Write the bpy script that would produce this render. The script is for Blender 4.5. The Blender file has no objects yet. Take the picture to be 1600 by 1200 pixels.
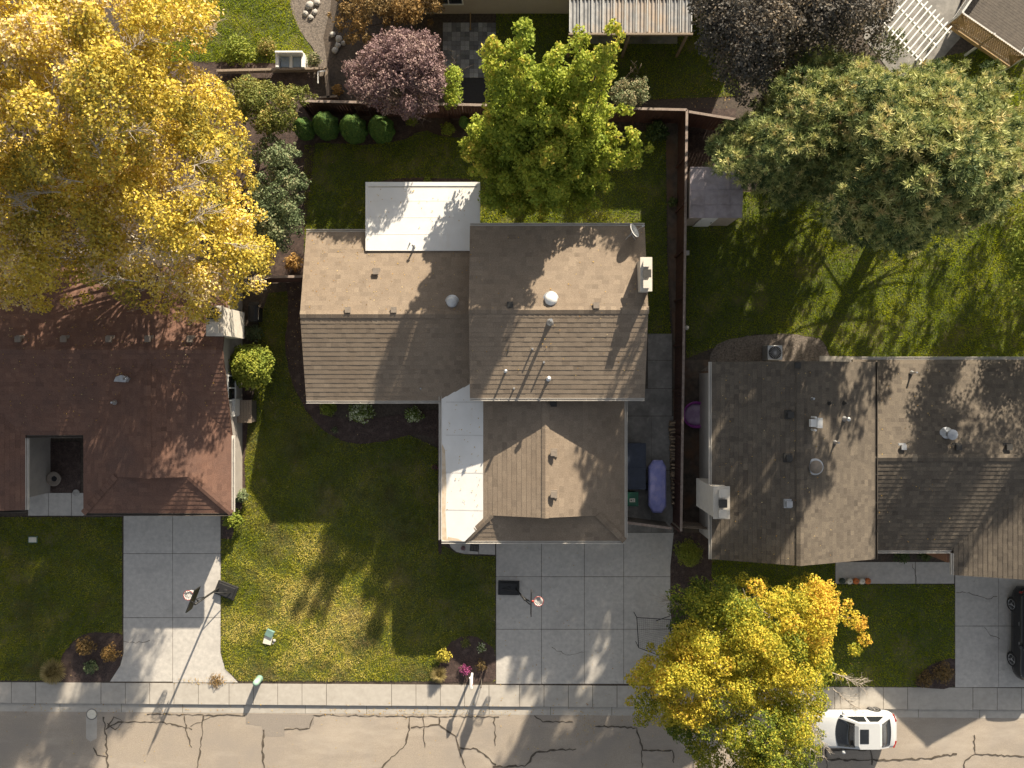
import bpy, math, random
import numpy as np
from mathutils import Vector

# ------------------------------------------------------------------ camera, sky, sun, exposure
scene = bpy.context.scene
col = scene.collection
H, F = 37.0, 1109.0                      # camera height (m), focal length (photo pixels)
cam_d = bpy.data.cameras.new("camera")
cam = bpy.data.objects.new("camera", cam_d); col.objects.link(cam)
cam_d.sensor_fit = 'HORIZONTAL'; cam_d.sensor_width = 36.0
cam_d.lens = 36.0 * F / 1600.0
cam_d.clip_start = 0.5; cam_d.clip_end = 2000
cam.location = (0, 0, H); cam.rotation_euler = (0, 0, 0)
scene.camera = cam

SUN_EL = math.radians(20.7); SX, SY = 0.39, 0.921
SUN_ROT = math.atan2(SX, SY)
world = bpy.data.worlds.new("World"); scene.world = world; world.use_nodes = True
wn = world.node_tree.nodes; wl = world.node_tree.links
for n in list(wn): wn.remove(n)
sky = wn.new('ShaderNodeTexSky'); sky.sky_type = 'NISHITA'; sky.sun_disc = False
sky.sun_elevation = SUN_EL; sky.sun_rotation = SUN_ROT
sky.air_density = 1.0; sky.dust_density = 2.0; sky.ozone_density = 0.6
bg = wn.new('ShaderNodeBackground'); bg.inputs['Strength'].default_value = 0.058
wo = wn.new('ShaderNodeOutputWorld')
hs = wn.new('ShaderNodeHueSaturation'); hs.inputs['Saturation'].default_value = 0.32     # sky desaturated so its fill in the shade stays neutral
wl.new(sky.outputs[0], hs.inputs['Color']); wl.new(hs.outputs[0], bg.inputs[0]); wl.new(bg.outputs[0], wo.inputs[0])
sun_d = bpy.data.lights.new("sun", 'SUN'); sun_d.energy = 5.0; sun_d.angle = math.radians(0.5)
sun_d.color = (1.0, 0.87, 0.68)
sun = bpy.data.objects.new("sun", sun_d); col.objects.link(sun)
sun.location = (20, 50, 30)
sun.rotation_euler = Vector((SX*math.cos(SUN_EL), SY*math.cos(SUN_EL), math.sin(SUN_EL))).to_track_quat('Z', 'Y').to_euler()
scene.view_settings.view_transform = 'Standard'; scene.view_settings.look = 'None'
scene.view_settings.exposure = 1.4; scene.view_settings.gamma = 1.0

# ------------------------------------------------------------------ helpers
rnd = random.Random(7)
rng = np.random.default_rng(7)

def P(px, py, z=0.0):
    s = (H - z) / F
    return ((px - 800) * s, (600 - py) * s)
def P3(px, py, z=0.0):
    x, y = P(px, py, z); return Vector((x, y, z))

def tag(o, label=None, cat=None, group=None, kind=None):
    if label: o["label"] = label
    if cat: o["category"] = cat
    if group: o["group"] = group
    if kind: o["kind"] = kind
    return o

def W(o):
    v = Vector((0, 0, 0))
    while o is not None:
        v += o.location; o = o.parent
    return v

def thing(name, label, cat, loc=(0, 0, 0), group=None):
    o = bpy.data.objects.new(name, None); col.objects.link(o)
    o.location = loc; o.empty_display_size = 0.3
    return tag(o, label, cat, group)

def children(o): return [c for c in bpy.data.objects if c.parent is o]
def copy_thing(root, loc, label, rotz=0.0, scale=1.0, group=None):
    r = root.copy(); col.objects.link(r); r.location = loc
    r.rotation_euler = (0, 0, rotz); r.scale = (scale,)*3 if not isinstance(scale, tuple) else scale
    r["label"] = label
    if group: r["group"] = group
    for ch in children(root):
        c = ch.copy(); col.objects.link(c); c.parent = r
        for g in children(ch):
            d = g.copy(); col.objects.link(d); d.parent = c
    return r

class MB:
    def __init__(s): s.v = []; s.f = []
    def add(s, vs, fs):
        b = len(s.v); s.v += [tuple(v) for v in vs]
        s.f += [tuple(i + b for i in f) for f in fs]; return s
    def box(s, x0, x1, y0, y1, z0, z1):
        x0, x1 = sorted((x0, x1)); y0, y1 = sorted((y0, y1))
        return s.add([(x0,y0,z0),(x1,y0,z0),(x1,y1,z0),(x0,y1,z0),(x0,y0,z1),(x1,y0,z1),(x1,y1,z1),(x0,y1,z1)],
                     [(3,2,1,0),(4,5,6,7),(0,1,5,4),(1,2,6,5),(2,3,7,6),(3,0,4,7)])
    def prism(s, poly, z0, z1):
        n = len(poly); vs = [(p[0],p[1],z0) for p in poly] + [(p[0],p[1],z1) for p in poly]
        a = sum(poly[i][0]*poly[(i+1)%n][1]-poly[(i+1)%n][0]*poly[i][1] for i in range(n))
        fs = [tuple(range(n-1,-1,-1)), tuple(range(n,2*n))] + [(i,(i+1)%n,n+(i+1)%n,n+i) for i in range(n)]
        if a < 0: fs = [tuple(reversed(f)) for f in fs]
        return s.add(vs, fs)
    def extrude(s, pts, vec):
        n = len(pts); vec = Vector(vec); a = [Vector(p) for p in pts]
        vs = a + [p + vec for p in a]
        return s.add(vs, [tuple(range(n-1,-1,-1)), tuple(range(n,2*n))] + [(i,(i+1)%n,n+(i+1)%n,n+i) for i in range(n)])
    def bar(s, a, b, w, h=None):
        a = Vector(a); b = Vector(b); h = h or w
        d = (b-a).normalized(); up = Vector((0,0,1)) if abs(d.z) < .95 else Vector((0,1,0))
        x = d.cross(up).normalized()*w/2; y = x.cross(d).normalized()*h/2
        q = [a-x-y,a+x-y,a+x+y,a-x+y,b-x-y,b+x-y,b+x+y,b-x+y]
        return s.add(q,[(3,2,1,0),(4,5,6,7),(0,1,5,4),(1,2,6,5),(2,3,7,6),(3,0,4,7)])
    def tube(s, pts, rad, n=7):
        pts = [Vector(p) for p in pts]; m = len(pts)
        if not hasattr(rad, '__len__'): rad = [rad]*m
        vs = []
        for i, p in enumerate(pts):
            d = (pts[min(i+1,m-1)] - pts[max(i-1,0)]).normalized()
            up = Vector((0,0,1)) if abs(d.z) < .9 else Vector((1,0,0))
            x = d.cross(up).normalized(); y = x.cross(d)
            for k in range(n):
                t = 2*math.pi*k/n; vs.append(p + (x*math.cos(t)+y*math.sin(t))*rad[i])
        fs = [(i*n+k, i*n+(k+1)%n, (i+1)*n+(k+1)%n, (i+1)*n+k) for i in range(m-1) for k in range(n)]
        fs += [tuple(range(n-1,-1,-1)), tuple(range((m-1)*n, m*n))]
        return s.add(vs, fs)
    def lathe(s, c, prof, n=20):
        c = Vector(c); vs = []; m = len(prof)
        for r, z in prof:
            for k in range(n):
                t = 2*math.pi*k/n; vs.append(c + Vector((r*math.cos(t), r*math.sin(t), z)))
        fs = [(i*n+k, i*n+(k+1)%n, (i+1)*n+(k+1)%n, (i+1)*n+k) for i in range(m-1) for k in range(n)]
        fs += [tuple(range(n-1,-1,-1)), tuple(range((m-1)*n, m*n))]
        return s.add(vs, fs)
    def torus(s, c, R, r, n=20, m=6, nrm=None):
        c = Vector(c); vs = []
        for i in range(n):
            t = 2*math.pi*i/n; e = Vector((math.cos(t), math.sin(t), 0))
            for k in range(m):
                a = 2*math.pi*k/m; vs.append(c + e*(R+r*math.cos(a)) + Vector((0,0,r*math.sin(a))))
        return s.add(vs, [(i*m+k, ((i+1)%n)*m+k, ((i+1)%n)*m+(k+1)%m, i*m+(k+1)%m) for i in range(n) for k in range(m)])
    def build(s, name, mat, parent=None, smooth=False, tone=None, bevel=0):
        me = bpy.data.meshes.new(name)
        off = W(parent) if parent else Vector((0,0,0))
        me.from_pydata([(v[0]-off.x, v[1]-off.y, v[2]-off.z) for v in s.v], [], s.f)
        me.materials.append(mat)
        if smooth: me.polygons.foreach_set('use_smooth', [True]*len(me.polygons))
        if tone is not None:
            at = me.attributes.new('tone', 'FLOAT', 'FACE'); at.data.foreach_set('value', np.asarray(tone, dtype=np.float32))
        o = bpy.data.objects.new(name, me); col.objects.link(o)
        if parent: o.parent = parent
        if bevel:
            b = o.modifiers.new('bevel', 'BEVEL'); b.width = bevel; b.segments = 2; b.limit_method = 'ANGLE'
        me.update(); return o

def fast_mesh(name, mat, parent, verts, nper, tone=None):
    """verts (N*nper,3); every nper vertices are one face"""
    N = len(verts)//nper
    off = W(parent) if parent else Vector((0,0,0))
    verts = (verts - np.array(off)).astype(np.float32)
    me = bpy.data.meshes.new(name)
    me.vertices.add(len(verts)); me.vertices.foreach_set('co', verts.ravel())
    me.loops.add(N*nper); me.loops.foreach_set('vertex_index', np.arange(N*nper, dtype=np.int32))
    me.polygons.add(N); me.polygons.foreach_set('loop_start', np.arange(0, N*nper, nper, dtype=np.int32))
    me.update(calc_edges=True)
    if tone is not None:
        at = me.attributes.new('tone', 'FLOAT', 'FACE'); at.data.foreach_set('value', tone.astype(np.float32))
    me.materials.append(mat)
    o = bpy.data.objects.new(name, me); col.objects.link(o)
    if parent: o.parent = parent
    return o

# ------------------------------------------------------------------ materials
def _base(name):
    m = bpy.data.materials.new(name); m.use_nodes = True
    nt = m.node_tree; b = nt.nodes['Principled BSDF']; return m, nt, b
def _coord(nt):
    c = nt.nodes.new('ShaderNodeTexCoord'); return c.outputs['Object']
def _noise(nt, co, scale, detail=6, rough=.6, stretch=None):
    if stretch:
        mp = nt.nodes.new('ShaderNodeMapping'); nt.links.new(co, mp.inputs[0]); mp.inputs['Scale'].default_value = stretch; co = mp.outputs[0]
    n = nt.nodes.new('ShaderNodeTexNoise'); n.inputs['Scale'].default_value = scale
    n.inputs['Detail'].default_value = detail; n.inputs['Roughness'].default_value = rough
    nt.links.new(co, n.inputs['Vector']); return n.outputs['Fac']
def _ramp(nt, fac, stops):
    r = nt.nodes.new('ShaderNodeValToRGB'); e = r.color_ramp.elements
    while len(e) < len(stops): e.new(.5)
    for i, (p, c) in enumerate(stops):
        e[i].position = p; e[i].color = (*c[:3], 1)
    nt.links.new(fac, r.inputs[0]); return r.outputs['Color']
def _mix(nt, a, b, fac, mode='MIX'):
    m = nt.nodes.new('ShaderNodeMix'); m.data_type = 'RGBA'; m.blend_type = mode
    def put(sock, v):
        if hasattr(v, 'links'): nt.links.new(v, sock)
        elif isinstance(v, (int, float)): sock.default_value = v
        else: sock.default_value = (*v[:3], 1)
    put(m.inputs[0], fac); put(m.inputs[6], a); put(m.inputs[7], b); return m.outputs[2]
def _bump(nt, b, h, strength, dist=.02):
    n = nt.nodes.new('ShaderNodeBump'); n.inputs['Strength'].default_value = strength; n.inputs['Distance'].default_value = dist
    nt.links.new(h, n.inputs['Height']); nt.links.new(n.outputs[0], b.inputs['Normal'])

def mat(name, c1, c2=None, scale=6, rough=.85, bump=0, bscale=60, metal=0, spec=None, coarse=None, cscale=.6, camt=(.45,.7), stretch=None, wear=None):
    m, nt, b = _base(name); co = _coord(nt)
    c2 = c2 or tuple(x*.75 for x in c1)
    out = _ramp(nt, _noise(nt, co, scale, stretch=stretch), [(.32, c2), (.68, c1)])
    if coarse:
        f = _ramp(nt, _noise(nt, co, cscale, 5), [(camt[0], (0,0,0)), (camt[1], (1,1,1))])
        out = _mix(nt, out, coarse, f)
    if wear:                                   # (colour, noise scale, stretch, ramp from, ramp to)
        f = _ramp(nt, _noise(nt, co, wear[1], 7, .7, wear[2]), [(wear[3], (0,0,0)), (wear[4], (.85,.85,.85))])
        out = _mix(nt, out, wear[0], f)
    nt.links.new(out, b.inputs['Base Color'])
    b.inputs['Roughness'].default_value = rough; b.inputs['Metallic'].default_value = metal
    if spec is not None: b.inputs['Specular IOR Level'].default_value = spec
    if bump: _bump(nt, b, _noise(nt, co, bscale, 4), bump)
    return m

def tone_mat(name, stops, rough=.9, transl=0, patch=None, pscale=.5, pamt=(.5,.7), spec=.2, fine=None):
    """colour by the per-face attribute 'tone'"""
    m, nt, b = _base(name); co = _coord(nt)
    a = nt.nodes.new('ShaderNodeAttribute'); a.attribute_name = 'tone'
    out = _ramp(nt, a.outputs['Fac'], stops)
    if patch:
        f = _ramp(nt, _noise(nt, co, pscale, 6, .65), [(pamt[0], (0,0,0)), (pamt[1], (1,1,1))])
        out = _mix(nt, out, patch, f)
    if fine:
        f = _ramp(nt, _noise(nt, co, fine, 3), [(.3, (.72,.72,.72)), (.7, (1.15,1.15,1.15))])
        out = _mix(nt, out, f, 1.0, 'MULTIPLY')
    nt.links.new(out, b.inputs['Base Color']); b.inputs['Roughness'].default_value = rough
    b.inputs['Specular IOR Level'].default_value = spec
    if transl:
        t = nt.nodes.new('ShaderNodeBsdfTranslucent'); nt.links.new(out, t.inputs[0])
        mx = nt.nodes.new('ShaderNodeMixShader'); mx.inputs[0].default_value = transl
        nt.links.new(b.outputs[0], mx.inputs[1]); nt.links.new(t.outputs[0], mx.inputs[2])
        nt.links.new(mx.outputs[0], nt.nodes['Material Output'].inputs[0])
    return m

M = {}
M['soil'] = mat('soil', (.10,.075,.055), (.035,.027,.022), 9, bump=.6, bscale=22)
M['field'] = mat('field', (.09,.11,.04), (.05,.06,.025), 1.2, bump=.5, bscale=12)
M['mulch'] = mat('mulch', (.085,.052,.042), (.02,.014,.013), 16, bump=1.0, bscale=26, coarse=(.12,.085,.07), cscale=3, camt=(.5,.75))
M['gravel'] = mat('gravel', (.24,.20,.165), (.07,.058,.05), 14, bump=1.0, bscale=22)
M['dirt'] = mat('dirt', (.13,.10,.075), (.05,.04,.033), 3, bump=.5, bscale=24, coarse=(.16,.085,.045), cscale=.8)
M['asphalt'] = mat('asphalt', (.402,.342,.275), (.268,.228,.187), 26, bump=.9, bscale=45, coarse=(.281,.247,.214), cscale=.45, camt=(.42,.75), wear=((.484,.422,.350), .55, (.258,.850,.850), .5, .78))
M['asphalt_patch'] = mat('asphalt_patch', (.294,.256,.219), (.213,.188,.163), 30, bump=.4, bscale=70)
M['crack'] = mat('crack', (.110,.089,.067), (.048,.038,.029), 9)
M['concrete'] = mat('concrete', (.532,.504,.463), (.415,.394,.366), 4.5, bump=.25, bscale=70, coarse=(.346,.325,.305), cscale=.7, camt=(.5,.85), wear=((.248,.227,.200), 2.6, None, .60, .80))
M['pale_concrete'] = mat('pale_concrete', (.446,.417,.373), (.378,.349,.310), 3.5, bump=.25, bscale=70, coarse=(.339,.310,.272), cscale=.8, camt=(.5,.85), wear=((.30,.25,.20), 3.5, (.6,1.6,1), .60, .82))
M['old_concrete'] = mat('old_concrete', (.275,.261,.241), (.193,.186,.173), 4, bump=.3, bscale=60, coarse=(.124,.117,.110), cscale=.8, wear=((.375,.356,.325), 2.0, None, .58, .8))
M['joint'] = mat('joint', (.10,.085,.065), (.05,.042,.035), 8)
M['lawn_soil'] = mat('lawn_soil', (.093,.112,.027), (.045,.063,.015), 9, bump=1.0, bscale=30, coarse=(.180,.150,.068), cscale=.55, camt=(.52,.72))
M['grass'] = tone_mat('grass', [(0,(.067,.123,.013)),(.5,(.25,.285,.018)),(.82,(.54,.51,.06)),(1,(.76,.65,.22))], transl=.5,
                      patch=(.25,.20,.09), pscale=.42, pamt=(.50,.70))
M['grass_green'] = tone_mat('grass_green', [(0,(.067,.133,.011)),(.5,(.273,.346,.015)),(.85,(.532,.532,.026)),(1,(.665,.612,.080))], transl=.5)
M['fallen'] = tone_mat('fallen', [(0,(.35,.18,.05)),(.5,(.5,.33,.08)),(1,(.55,.45,.25))], transl=.2)
sh = dict(rough=.95, spec=.15)
M['tan_shingle'] = tone_mat('tan_shingle', [(0,(.157,.126,.099)),(.5,(.251,.201,.154)),(.9,(.297,.239,.181)),(1,(.349,.291,.222))], fine=28, patch=(.233,.181,.134), pscale=.35, pamt=(.45,.8), **sh)
M['red_shingle'] = tone_mat('red_shingle', [(0,(.12,.068,.052)),(.5,(.185,.105,.078)),(1,(.25,.145,.105))], fine=26, patch=(.125,.082,.07), pscale=.5, pamt=(.4,.8), **sh)
M['grey_shingle'] = tone_mat('grey_shingle', [(0,(.070,.059,.051)),(.45,(.126,.107,.087)),(.85,(.177,.149,.117)),(1,(.252,.210,.159))], fine=26, **sh)
M['membrane'] = mat('membrane', (.720,.716,.702), (.666,.661,.643), 1.5, rough=.6, coarse=(.630,.612,.576), cscale=.5, camt=(.55,.9), wear=((.60,.56,.49), 1.1, (1,.45,1), .58, .85))
M['membrane_seam'] = mat('membrane_seam', (.62,.61,.59), (.56,.55,.53), 3)
M['membrane_stain'] = mat('membrane_stain', (.50,.38,.25), (.62,.53,.42), 5, rough=.8)
M['siding'] = mat('siding', (.42,.37,.30), (.38,.33,.27), 2)
M['red_siding'] = mat('red_siding', (.34,.31,.28), (.28,.255,.235), 2)
M['grey_siding'] = mat('grey_siding', (.50,.46,.40), (.44,.40,.35), 2)
M['brick'] = mat('brick', (.36,.19,.12), (.25,.13,.085), 12)
M['gutter'] = mat('gutter', (.58,.55,.50), (.48,.45,.41), 3, rough=.5)
M['dark_trim'] = mat('dark_trim', (.10,.085,.07), None, 4)
M['white_paint'] = mat('white_paint', (.78,.77,.74), (.70,.69,.66), 3, rough=.6)
M['chim'] = mat('chim', (.62,.58,.51), (.54,.50,.44), 3, rough=.8)
M['vent'] = mat('vent', (.24,.20,.165), (.19,.16,.13), 8)
M['vent_dark'] = mat('vent_dark', (.05,.048,.045), None, 8)
M['metal'] = mat('metal', (.55,.56,.57), (.42,.43,.44), 6, rough=.4, metal=.7)
M['dome'] = mat('dome', (.62,.64,.65), (.50,.52,.54), 6, rough=.25)
M['glass'] = mat('glass', (.02,.023,.028), (.015,.017,.02), 1, rough=.06, spec=.7)
M['black'] = mat('black', (.022,.022,.023), (.014,.014,.015), 6, rough=.6)
M['rubber'] = mat('rubber', (.02,.02,.02), None, 6, rough=.85)
M['carwhite'] = mat('carwhite', (.493,.506,.519), (.466,.480,.493), 1, rough=.2, spec=.6)
M['carblack'] = mat('carblack', (.016,.016,.018), (.012,.012,.014), 1, rough=.18, spec=.6)
M['chrome'] = mat('chrome', (.65,.65,.66), None, 4, rough=.25, metal=.9)
M['redlamp'] = mat('redlamp', (.35,.02,.015), None, 4, rough=.2)
M['clearlamp'] = mat('clearlamp', (.7,.72,.74), None, 4, rough=.1)
M['fence_red'] = mat('fence_red', (.079,.032,.021), (.045,.019,.015), 7, bump=.4, bscale=20, stretch=(.850,.850,.375))
M['fence_cap'] = mat('fence_cap', (.33,.27,.23), (.20,.15,.13), 6)
M['timber'] = mat('timber', (.30,.24,.18), (.17,.13,.10), 7, stretch=(3,3,3))
M['deckwood'] = mat('deckwood', (.105,.088,.072), (.065,.054,.045), 6, bump=.3, bscale=18)
M['lattice'] = mat('lattice', (.40,.27,.13), (.30,.20,.10), 6)
M['railgrey'] = mat('railgrey', (.55,.55,.54), (.46,.46,.45), 6)
M['shedroof'] = mat('shedroof', (.468,.410,.436), (.364,.319,.338), 4, coarse=(.260,.221,.221), cscale=1.2)
M['shedwall'] = mat('shedwall', (.40,.34,.28), (.32,.27,.22), 4)
M['corrugated'] = mat('corrugated', (.35,.35,.35), (.22,.22,.22), 3, rough=.45, coarse=(.40,.31,.23), cscale=.35, camt=(.45,.6))
M['bark'] = mat('bark', (.13,.095,.07), (.065,.048,.036), 9, bump=.7, bscale=20)
M['pale_bark'] = mat('pale_bark', (.42,.37,.31), (.27,.23,.19), 7, bump=.4, bscale=20)
M['red_bark'] = mat('red_bark', (.20,.11,.065), (.11,.06,.04), 7, bump=.7, bscale=16)
M['navy'] = mat('navy', (.035,.045,.075), (.022,.03,.05), 4, rough=.5)
M['periwinkle'] = mat('periwinkle', (.241,.253,.540), (.196,.207,.460), 3, rough=.6, coarse=(.345,.322,.529), cscale=2.2, wear=((.414,.391,.517), 4.0, (.850,.690,.850), .58, .8))
M['bin_green'] = mat('bin_green', (.012,.10,.055), (.009,.075,.04), 4, rough=.45)
M['box_green'] = mat('box_green', (.15,.25,.22), (.11,.19,.17), 5, rough=.6)
M['mint'] = mat('mint', (.27,.42,.33), (.22,.36,.28), 6, rough=.6)
M['purple'] = mat('purple', (.30,.045,.30), (.24,.035,.25), 4, rough=.4)
M['pool_floor'] = mat('pool_floor', (.42,.30,.44), (.33,.22,.36), 2.5, rough=.3, coarse=(.52,.42,.52), cscale=2)
M['orange'] = mat('orange', (.62,.17,.03), (.5,.13,.025), 7, rough=.5)
M['pumpwhite'] = mat('pumpwhite', (.72,.68,.58), (.62,.58,.49), 7, rough=.5)
M['pumpgreen'] = mat('pumpgreen', (.03,.05,.025), (.02,.03,.018), 7, rough=.5)
M['stem'] = mat('stem', (.20,.17,.08), None, 7)
M['log_end'] = mat('log_end', (.46,.35,.23), (.34,.25,.16), 14)
M['log_bark'] = mat('log_bark', (.14,.105,.08), (.07,.055,.042), 12, bump=.5)
M['stone'] = mat('stone', (.42,.40,.37), (.28,.265,.245), 7, bump=.4, bscale=18)
M['cushion'] = mat('cushion', (.30,.36,.44), (.22,.27,.34), 5)
M['mat_grey'] = mat('mat_grey', (.05,.05,.05), (.03,.03,.03), 20)
M['hoopred'] = mat('hoopred', (.40,.04,.03), None, 6, rough=.4)
M['net'] = mat('net', (.72,.70,.68), None, 6)
M['paver'] = tone_mat('paver', [(0,(.136,.136,.144)),(.5,(.240,.240,.248)),(1,(.400,.400,.400))], fine=20)
# foliage
def leafm(name, stops, transl=.42): return tone_mat(name, stops, rough=.7, transl=transl, spec=.25)
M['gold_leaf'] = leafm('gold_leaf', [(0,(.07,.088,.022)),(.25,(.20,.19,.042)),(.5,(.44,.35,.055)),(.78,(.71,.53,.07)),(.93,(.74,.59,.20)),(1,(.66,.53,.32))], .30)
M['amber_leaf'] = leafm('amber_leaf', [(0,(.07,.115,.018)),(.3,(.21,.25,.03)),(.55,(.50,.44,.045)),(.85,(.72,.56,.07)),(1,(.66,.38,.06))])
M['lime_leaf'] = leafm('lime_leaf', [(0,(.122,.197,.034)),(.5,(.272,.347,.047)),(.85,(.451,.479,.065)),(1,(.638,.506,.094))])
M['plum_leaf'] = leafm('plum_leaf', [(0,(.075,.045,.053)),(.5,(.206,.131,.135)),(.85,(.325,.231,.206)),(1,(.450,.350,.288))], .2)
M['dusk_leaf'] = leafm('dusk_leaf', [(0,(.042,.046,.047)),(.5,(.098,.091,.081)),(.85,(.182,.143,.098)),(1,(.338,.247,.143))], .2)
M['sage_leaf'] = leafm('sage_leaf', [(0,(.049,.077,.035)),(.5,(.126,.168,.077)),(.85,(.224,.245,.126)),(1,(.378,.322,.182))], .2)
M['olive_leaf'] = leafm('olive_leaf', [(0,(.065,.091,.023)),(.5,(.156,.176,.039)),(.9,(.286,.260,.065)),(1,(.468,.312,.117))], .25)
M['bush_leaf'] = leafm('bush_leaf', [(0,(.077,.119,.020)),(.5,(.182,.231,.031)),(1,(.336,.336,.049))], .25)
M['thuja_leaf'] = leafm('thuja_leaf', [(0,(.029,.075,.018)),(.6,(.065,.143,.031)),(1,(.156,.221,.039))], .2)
M['needle'] = leafm('needle', [(0,(.06,.095,.038)),(.35,(.17,.215,.075)),(.65,(.43,.45,.165)),(.9,(.62,.57,.25)),(1,(.50,.41,.18))], .2)
M['straw'] = leafm('straw', [(0,(.20,.16,.06)),(.5,(.36,.29,.12)),(1,(.50,.41,.20))], .2)
M['rust_leaf'] = leafm('rust_leaf', [(0,(.108,.084,.036)),(.5,(.240,.156,.060)),(1,(.408,.240,.072))], .2)
M['yellow_flower'] = leafm('yellow_flower', [(0,(.10,.12,.03)),(.5,(.30,.27,.04)),(1,(.58,.47,.07))], .2)
M['pink_flower'] = leafm('pink_flower', [(0,(.05,.08,.03)),(.45,(.12,.09,.06)),(.75,(.30,.05,.17)),(1,(.40,.09,.24))], .2)
M['white_flower'] = leafm('white_flower', [(0,(.09,.15,.03)),(.55,(.20,.27,.05)),(.7,(.72,.75,.52)),(1,(.80,.82,.66))], .3)
M['dark_leaf'] = leafm('dark_leaf', [(0,(.028,.05,.018)),(.6,(.06,.095,.03)),(1,(.12,.15,.05))], .2)

# ------------------------------------------------------------------ the ground, road and paving
def sheet(name, pts, z, m, kind='structure', px=True):
    mb = MB(); q = [P(*p) for p in pts] if px else pts
    n = len(q); a = sum(q[i][0]*q[(i+1)%n][1]-q[(i+1)%n][0]*q[i][1] for i in range(n))
    if a < 0: q = q[::-1]
    mb.add([(x, y, z) for x, y in q], [tuple(range(n))])
    return tag(mb.build(name, m), kind=kind)
def shape(pts, n=4, j=0.0):
    """closed smooth curve (Catmull-Rom) through pixel points, with a little jitter"""
    out = []; m = len(pts)
    for i in range(m):
        a, b, c, d = (np.array(pts[(i+k)%m], float) for k in (-1,0,1,2))
        for t in np.arange(n)/n:
            p = .5*((2*b)+(-a+c)*t+(2*a-5*b+4*c-d)*t*t+(-a+3*b-3*c+d)*t**3)
            out.append((p[0]+rnd.uniform(-j,j), p[1]+rnd.uniform(-j,j)))
    return out
def in_poly(x, y, poly):
    c = np.zeros(len(x), bool); n = len(poly)
    for i in range(n):
        x0,y0 = poly[i]; x1,y1 = poly[(i+1)%n]
        if y0 == y1: continue
        k = ((y0 > y) != (y1 > y)) & (x < (x1-x0)*(y-y0)/(y1-y0)+x0); c ^= k
    return c

ROADZ = -.085
wt = lambda x: 1065.5 + .0058*x          # back of the sidewalk, pixel row at pixel column x
wb = lambda x: 1098.5 + .0070*x          # kerb
gb = lambda x: 1112.5 + .0068*x          # gutter lip
sheet('ground', [(-300,-300),(300,-300),(300,300),(-300,300)], -.11, M['field'], px=False)
L, R = -2500, 4100
sheet('road', [(L,gb(L)),(R,gb(R)),(R,gb(R)+270),(L,gb(L)+270)], ROADZ, M['asphalt'])
mb = MB(); mb.prism([P(L,wb(L)),P(R,wb(R)),P(R,-2500),P(L,-2500)], -.3, 0.0)
tag(mb.build('yard_soil', M['soil']), kind='structure')
mb = MB()
x = L
while x < R:
    x2 = x + 96
    a, b, c, d = P(x+.6,wb(x)+.3), P(x2,wb(x2)+.3), P(x2,gb(x2)), P(x+.6,gb(x))
    mb.add([(*a,-.072),(*b,-.072),(*c,-.080),(*d,-.080)], [(3,2,1,0)])
    x = x2
tag(mb.build('gutter_pan', M['pale_concrete']), kind='structure')
def slabs(name, quads, m, z1=.02, base=None, gap=.012):
    mb = MB()
    for q in quads:
        w = [Vector(P(*p)).to_2d() for p in q]; c = sum(w, Vector((0,0)))/len(w)
        w = [p + (c-p).normalized()*gap*1.4 for p in w]
        mb.prism([(p.x,p.y) for p in w], -.02, z1 + rnd.uniform(-.002,.002))
    o = tag(mb.build(name, m), kind='structure')
    if base: sheet(base, [p for p in base_outline(quads)], .004, M['joint'])
    return o
def base_outline(quads):
    xs = [p[0] for q in quads for p in q]; ys = [p[1] for q in quads for p in q]
    return [(min(xs),min(ys)),(max(xs),min(ys)),(max(xs),max(ys)),(min(xs),max(ys))]
sheet('sidewalk_bed', [(L,wt(L)),(R,wt(R)),(R,wb(R)-.2),(L,wb(L)-.2)], .004, M['joint'])
q = []; x = L; wl_ = [38,38,38,38,102,38,38,38,38,48]
k = 0
while x < R:
    x2 = x + (wl_[k % len(wl_)] if x > -60 and x < 1700 else 40); k += 1
    q.append([(x,wt(x)),(x2,wt(x2)),(x2,wb(x2)),(x,wb(x))]); x = x2
slabs('sidewalk', q, M['pale_concrete'], .014)
def grid(xs, ys): return [[(xs[i],ys[j]),(xs[i+1],ys[j]),(xs[i+1],ys[j+1]),(xs[i],ys[j+1])] for i in range(len(xs)-1) for j in range(len(ys)-1)]
slabs('driveway', grid([775,846,913,974.5,1053],[832,901,983,1068.5]), M['concrete'], .018, 'driveway_bed')
slabs('side_pad', grid([1012,1050],[521,563,607,650])+grid([980,1014],[607,650])+grid([980,1018,1052],[650,735,832]), M['old_concrete'], .016, 'side_pad_bed')
lq = grid([193,270,345],[790,865,965]) + [[(193,965),(270,965),(270,1065),(172,1065),(188,1040),(193,1020)],
      [(270,965),(345,965),(345,1020),(352,1045),(372,1066.5),(270,1066.5)]]
slabs('left_driveway', lq, M['concrete'], .018)
sheet('left_driveway_bed', [(193,790),(345,790),(345,1020),(372,1066),(172,1065),(193,1020)], .004, M['joint'])
slabs('right_driveway', grid([1492,1560,1632,1704],[885,978,1074]), M['concrete'], .018, 'right_driveway_bed')
slabs('front_walk', [[(700,846),(748,846),(748,866),(726,866),(712,862),(704,855)],[(748,846),(774,846),(774,867),(748,866)]], M['concrete'], .016)
slabs('right_walk', grid([1305,1430,1491],[878,912]), M['concrete'], .016, 'right_walk_bed')
slabs('courtyard_walk', [[(44,690),(76,690),(76,770),(44,770)]]+grid([44,76,112,190],[770,806]), M['concrete'], .016, None)

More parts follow.
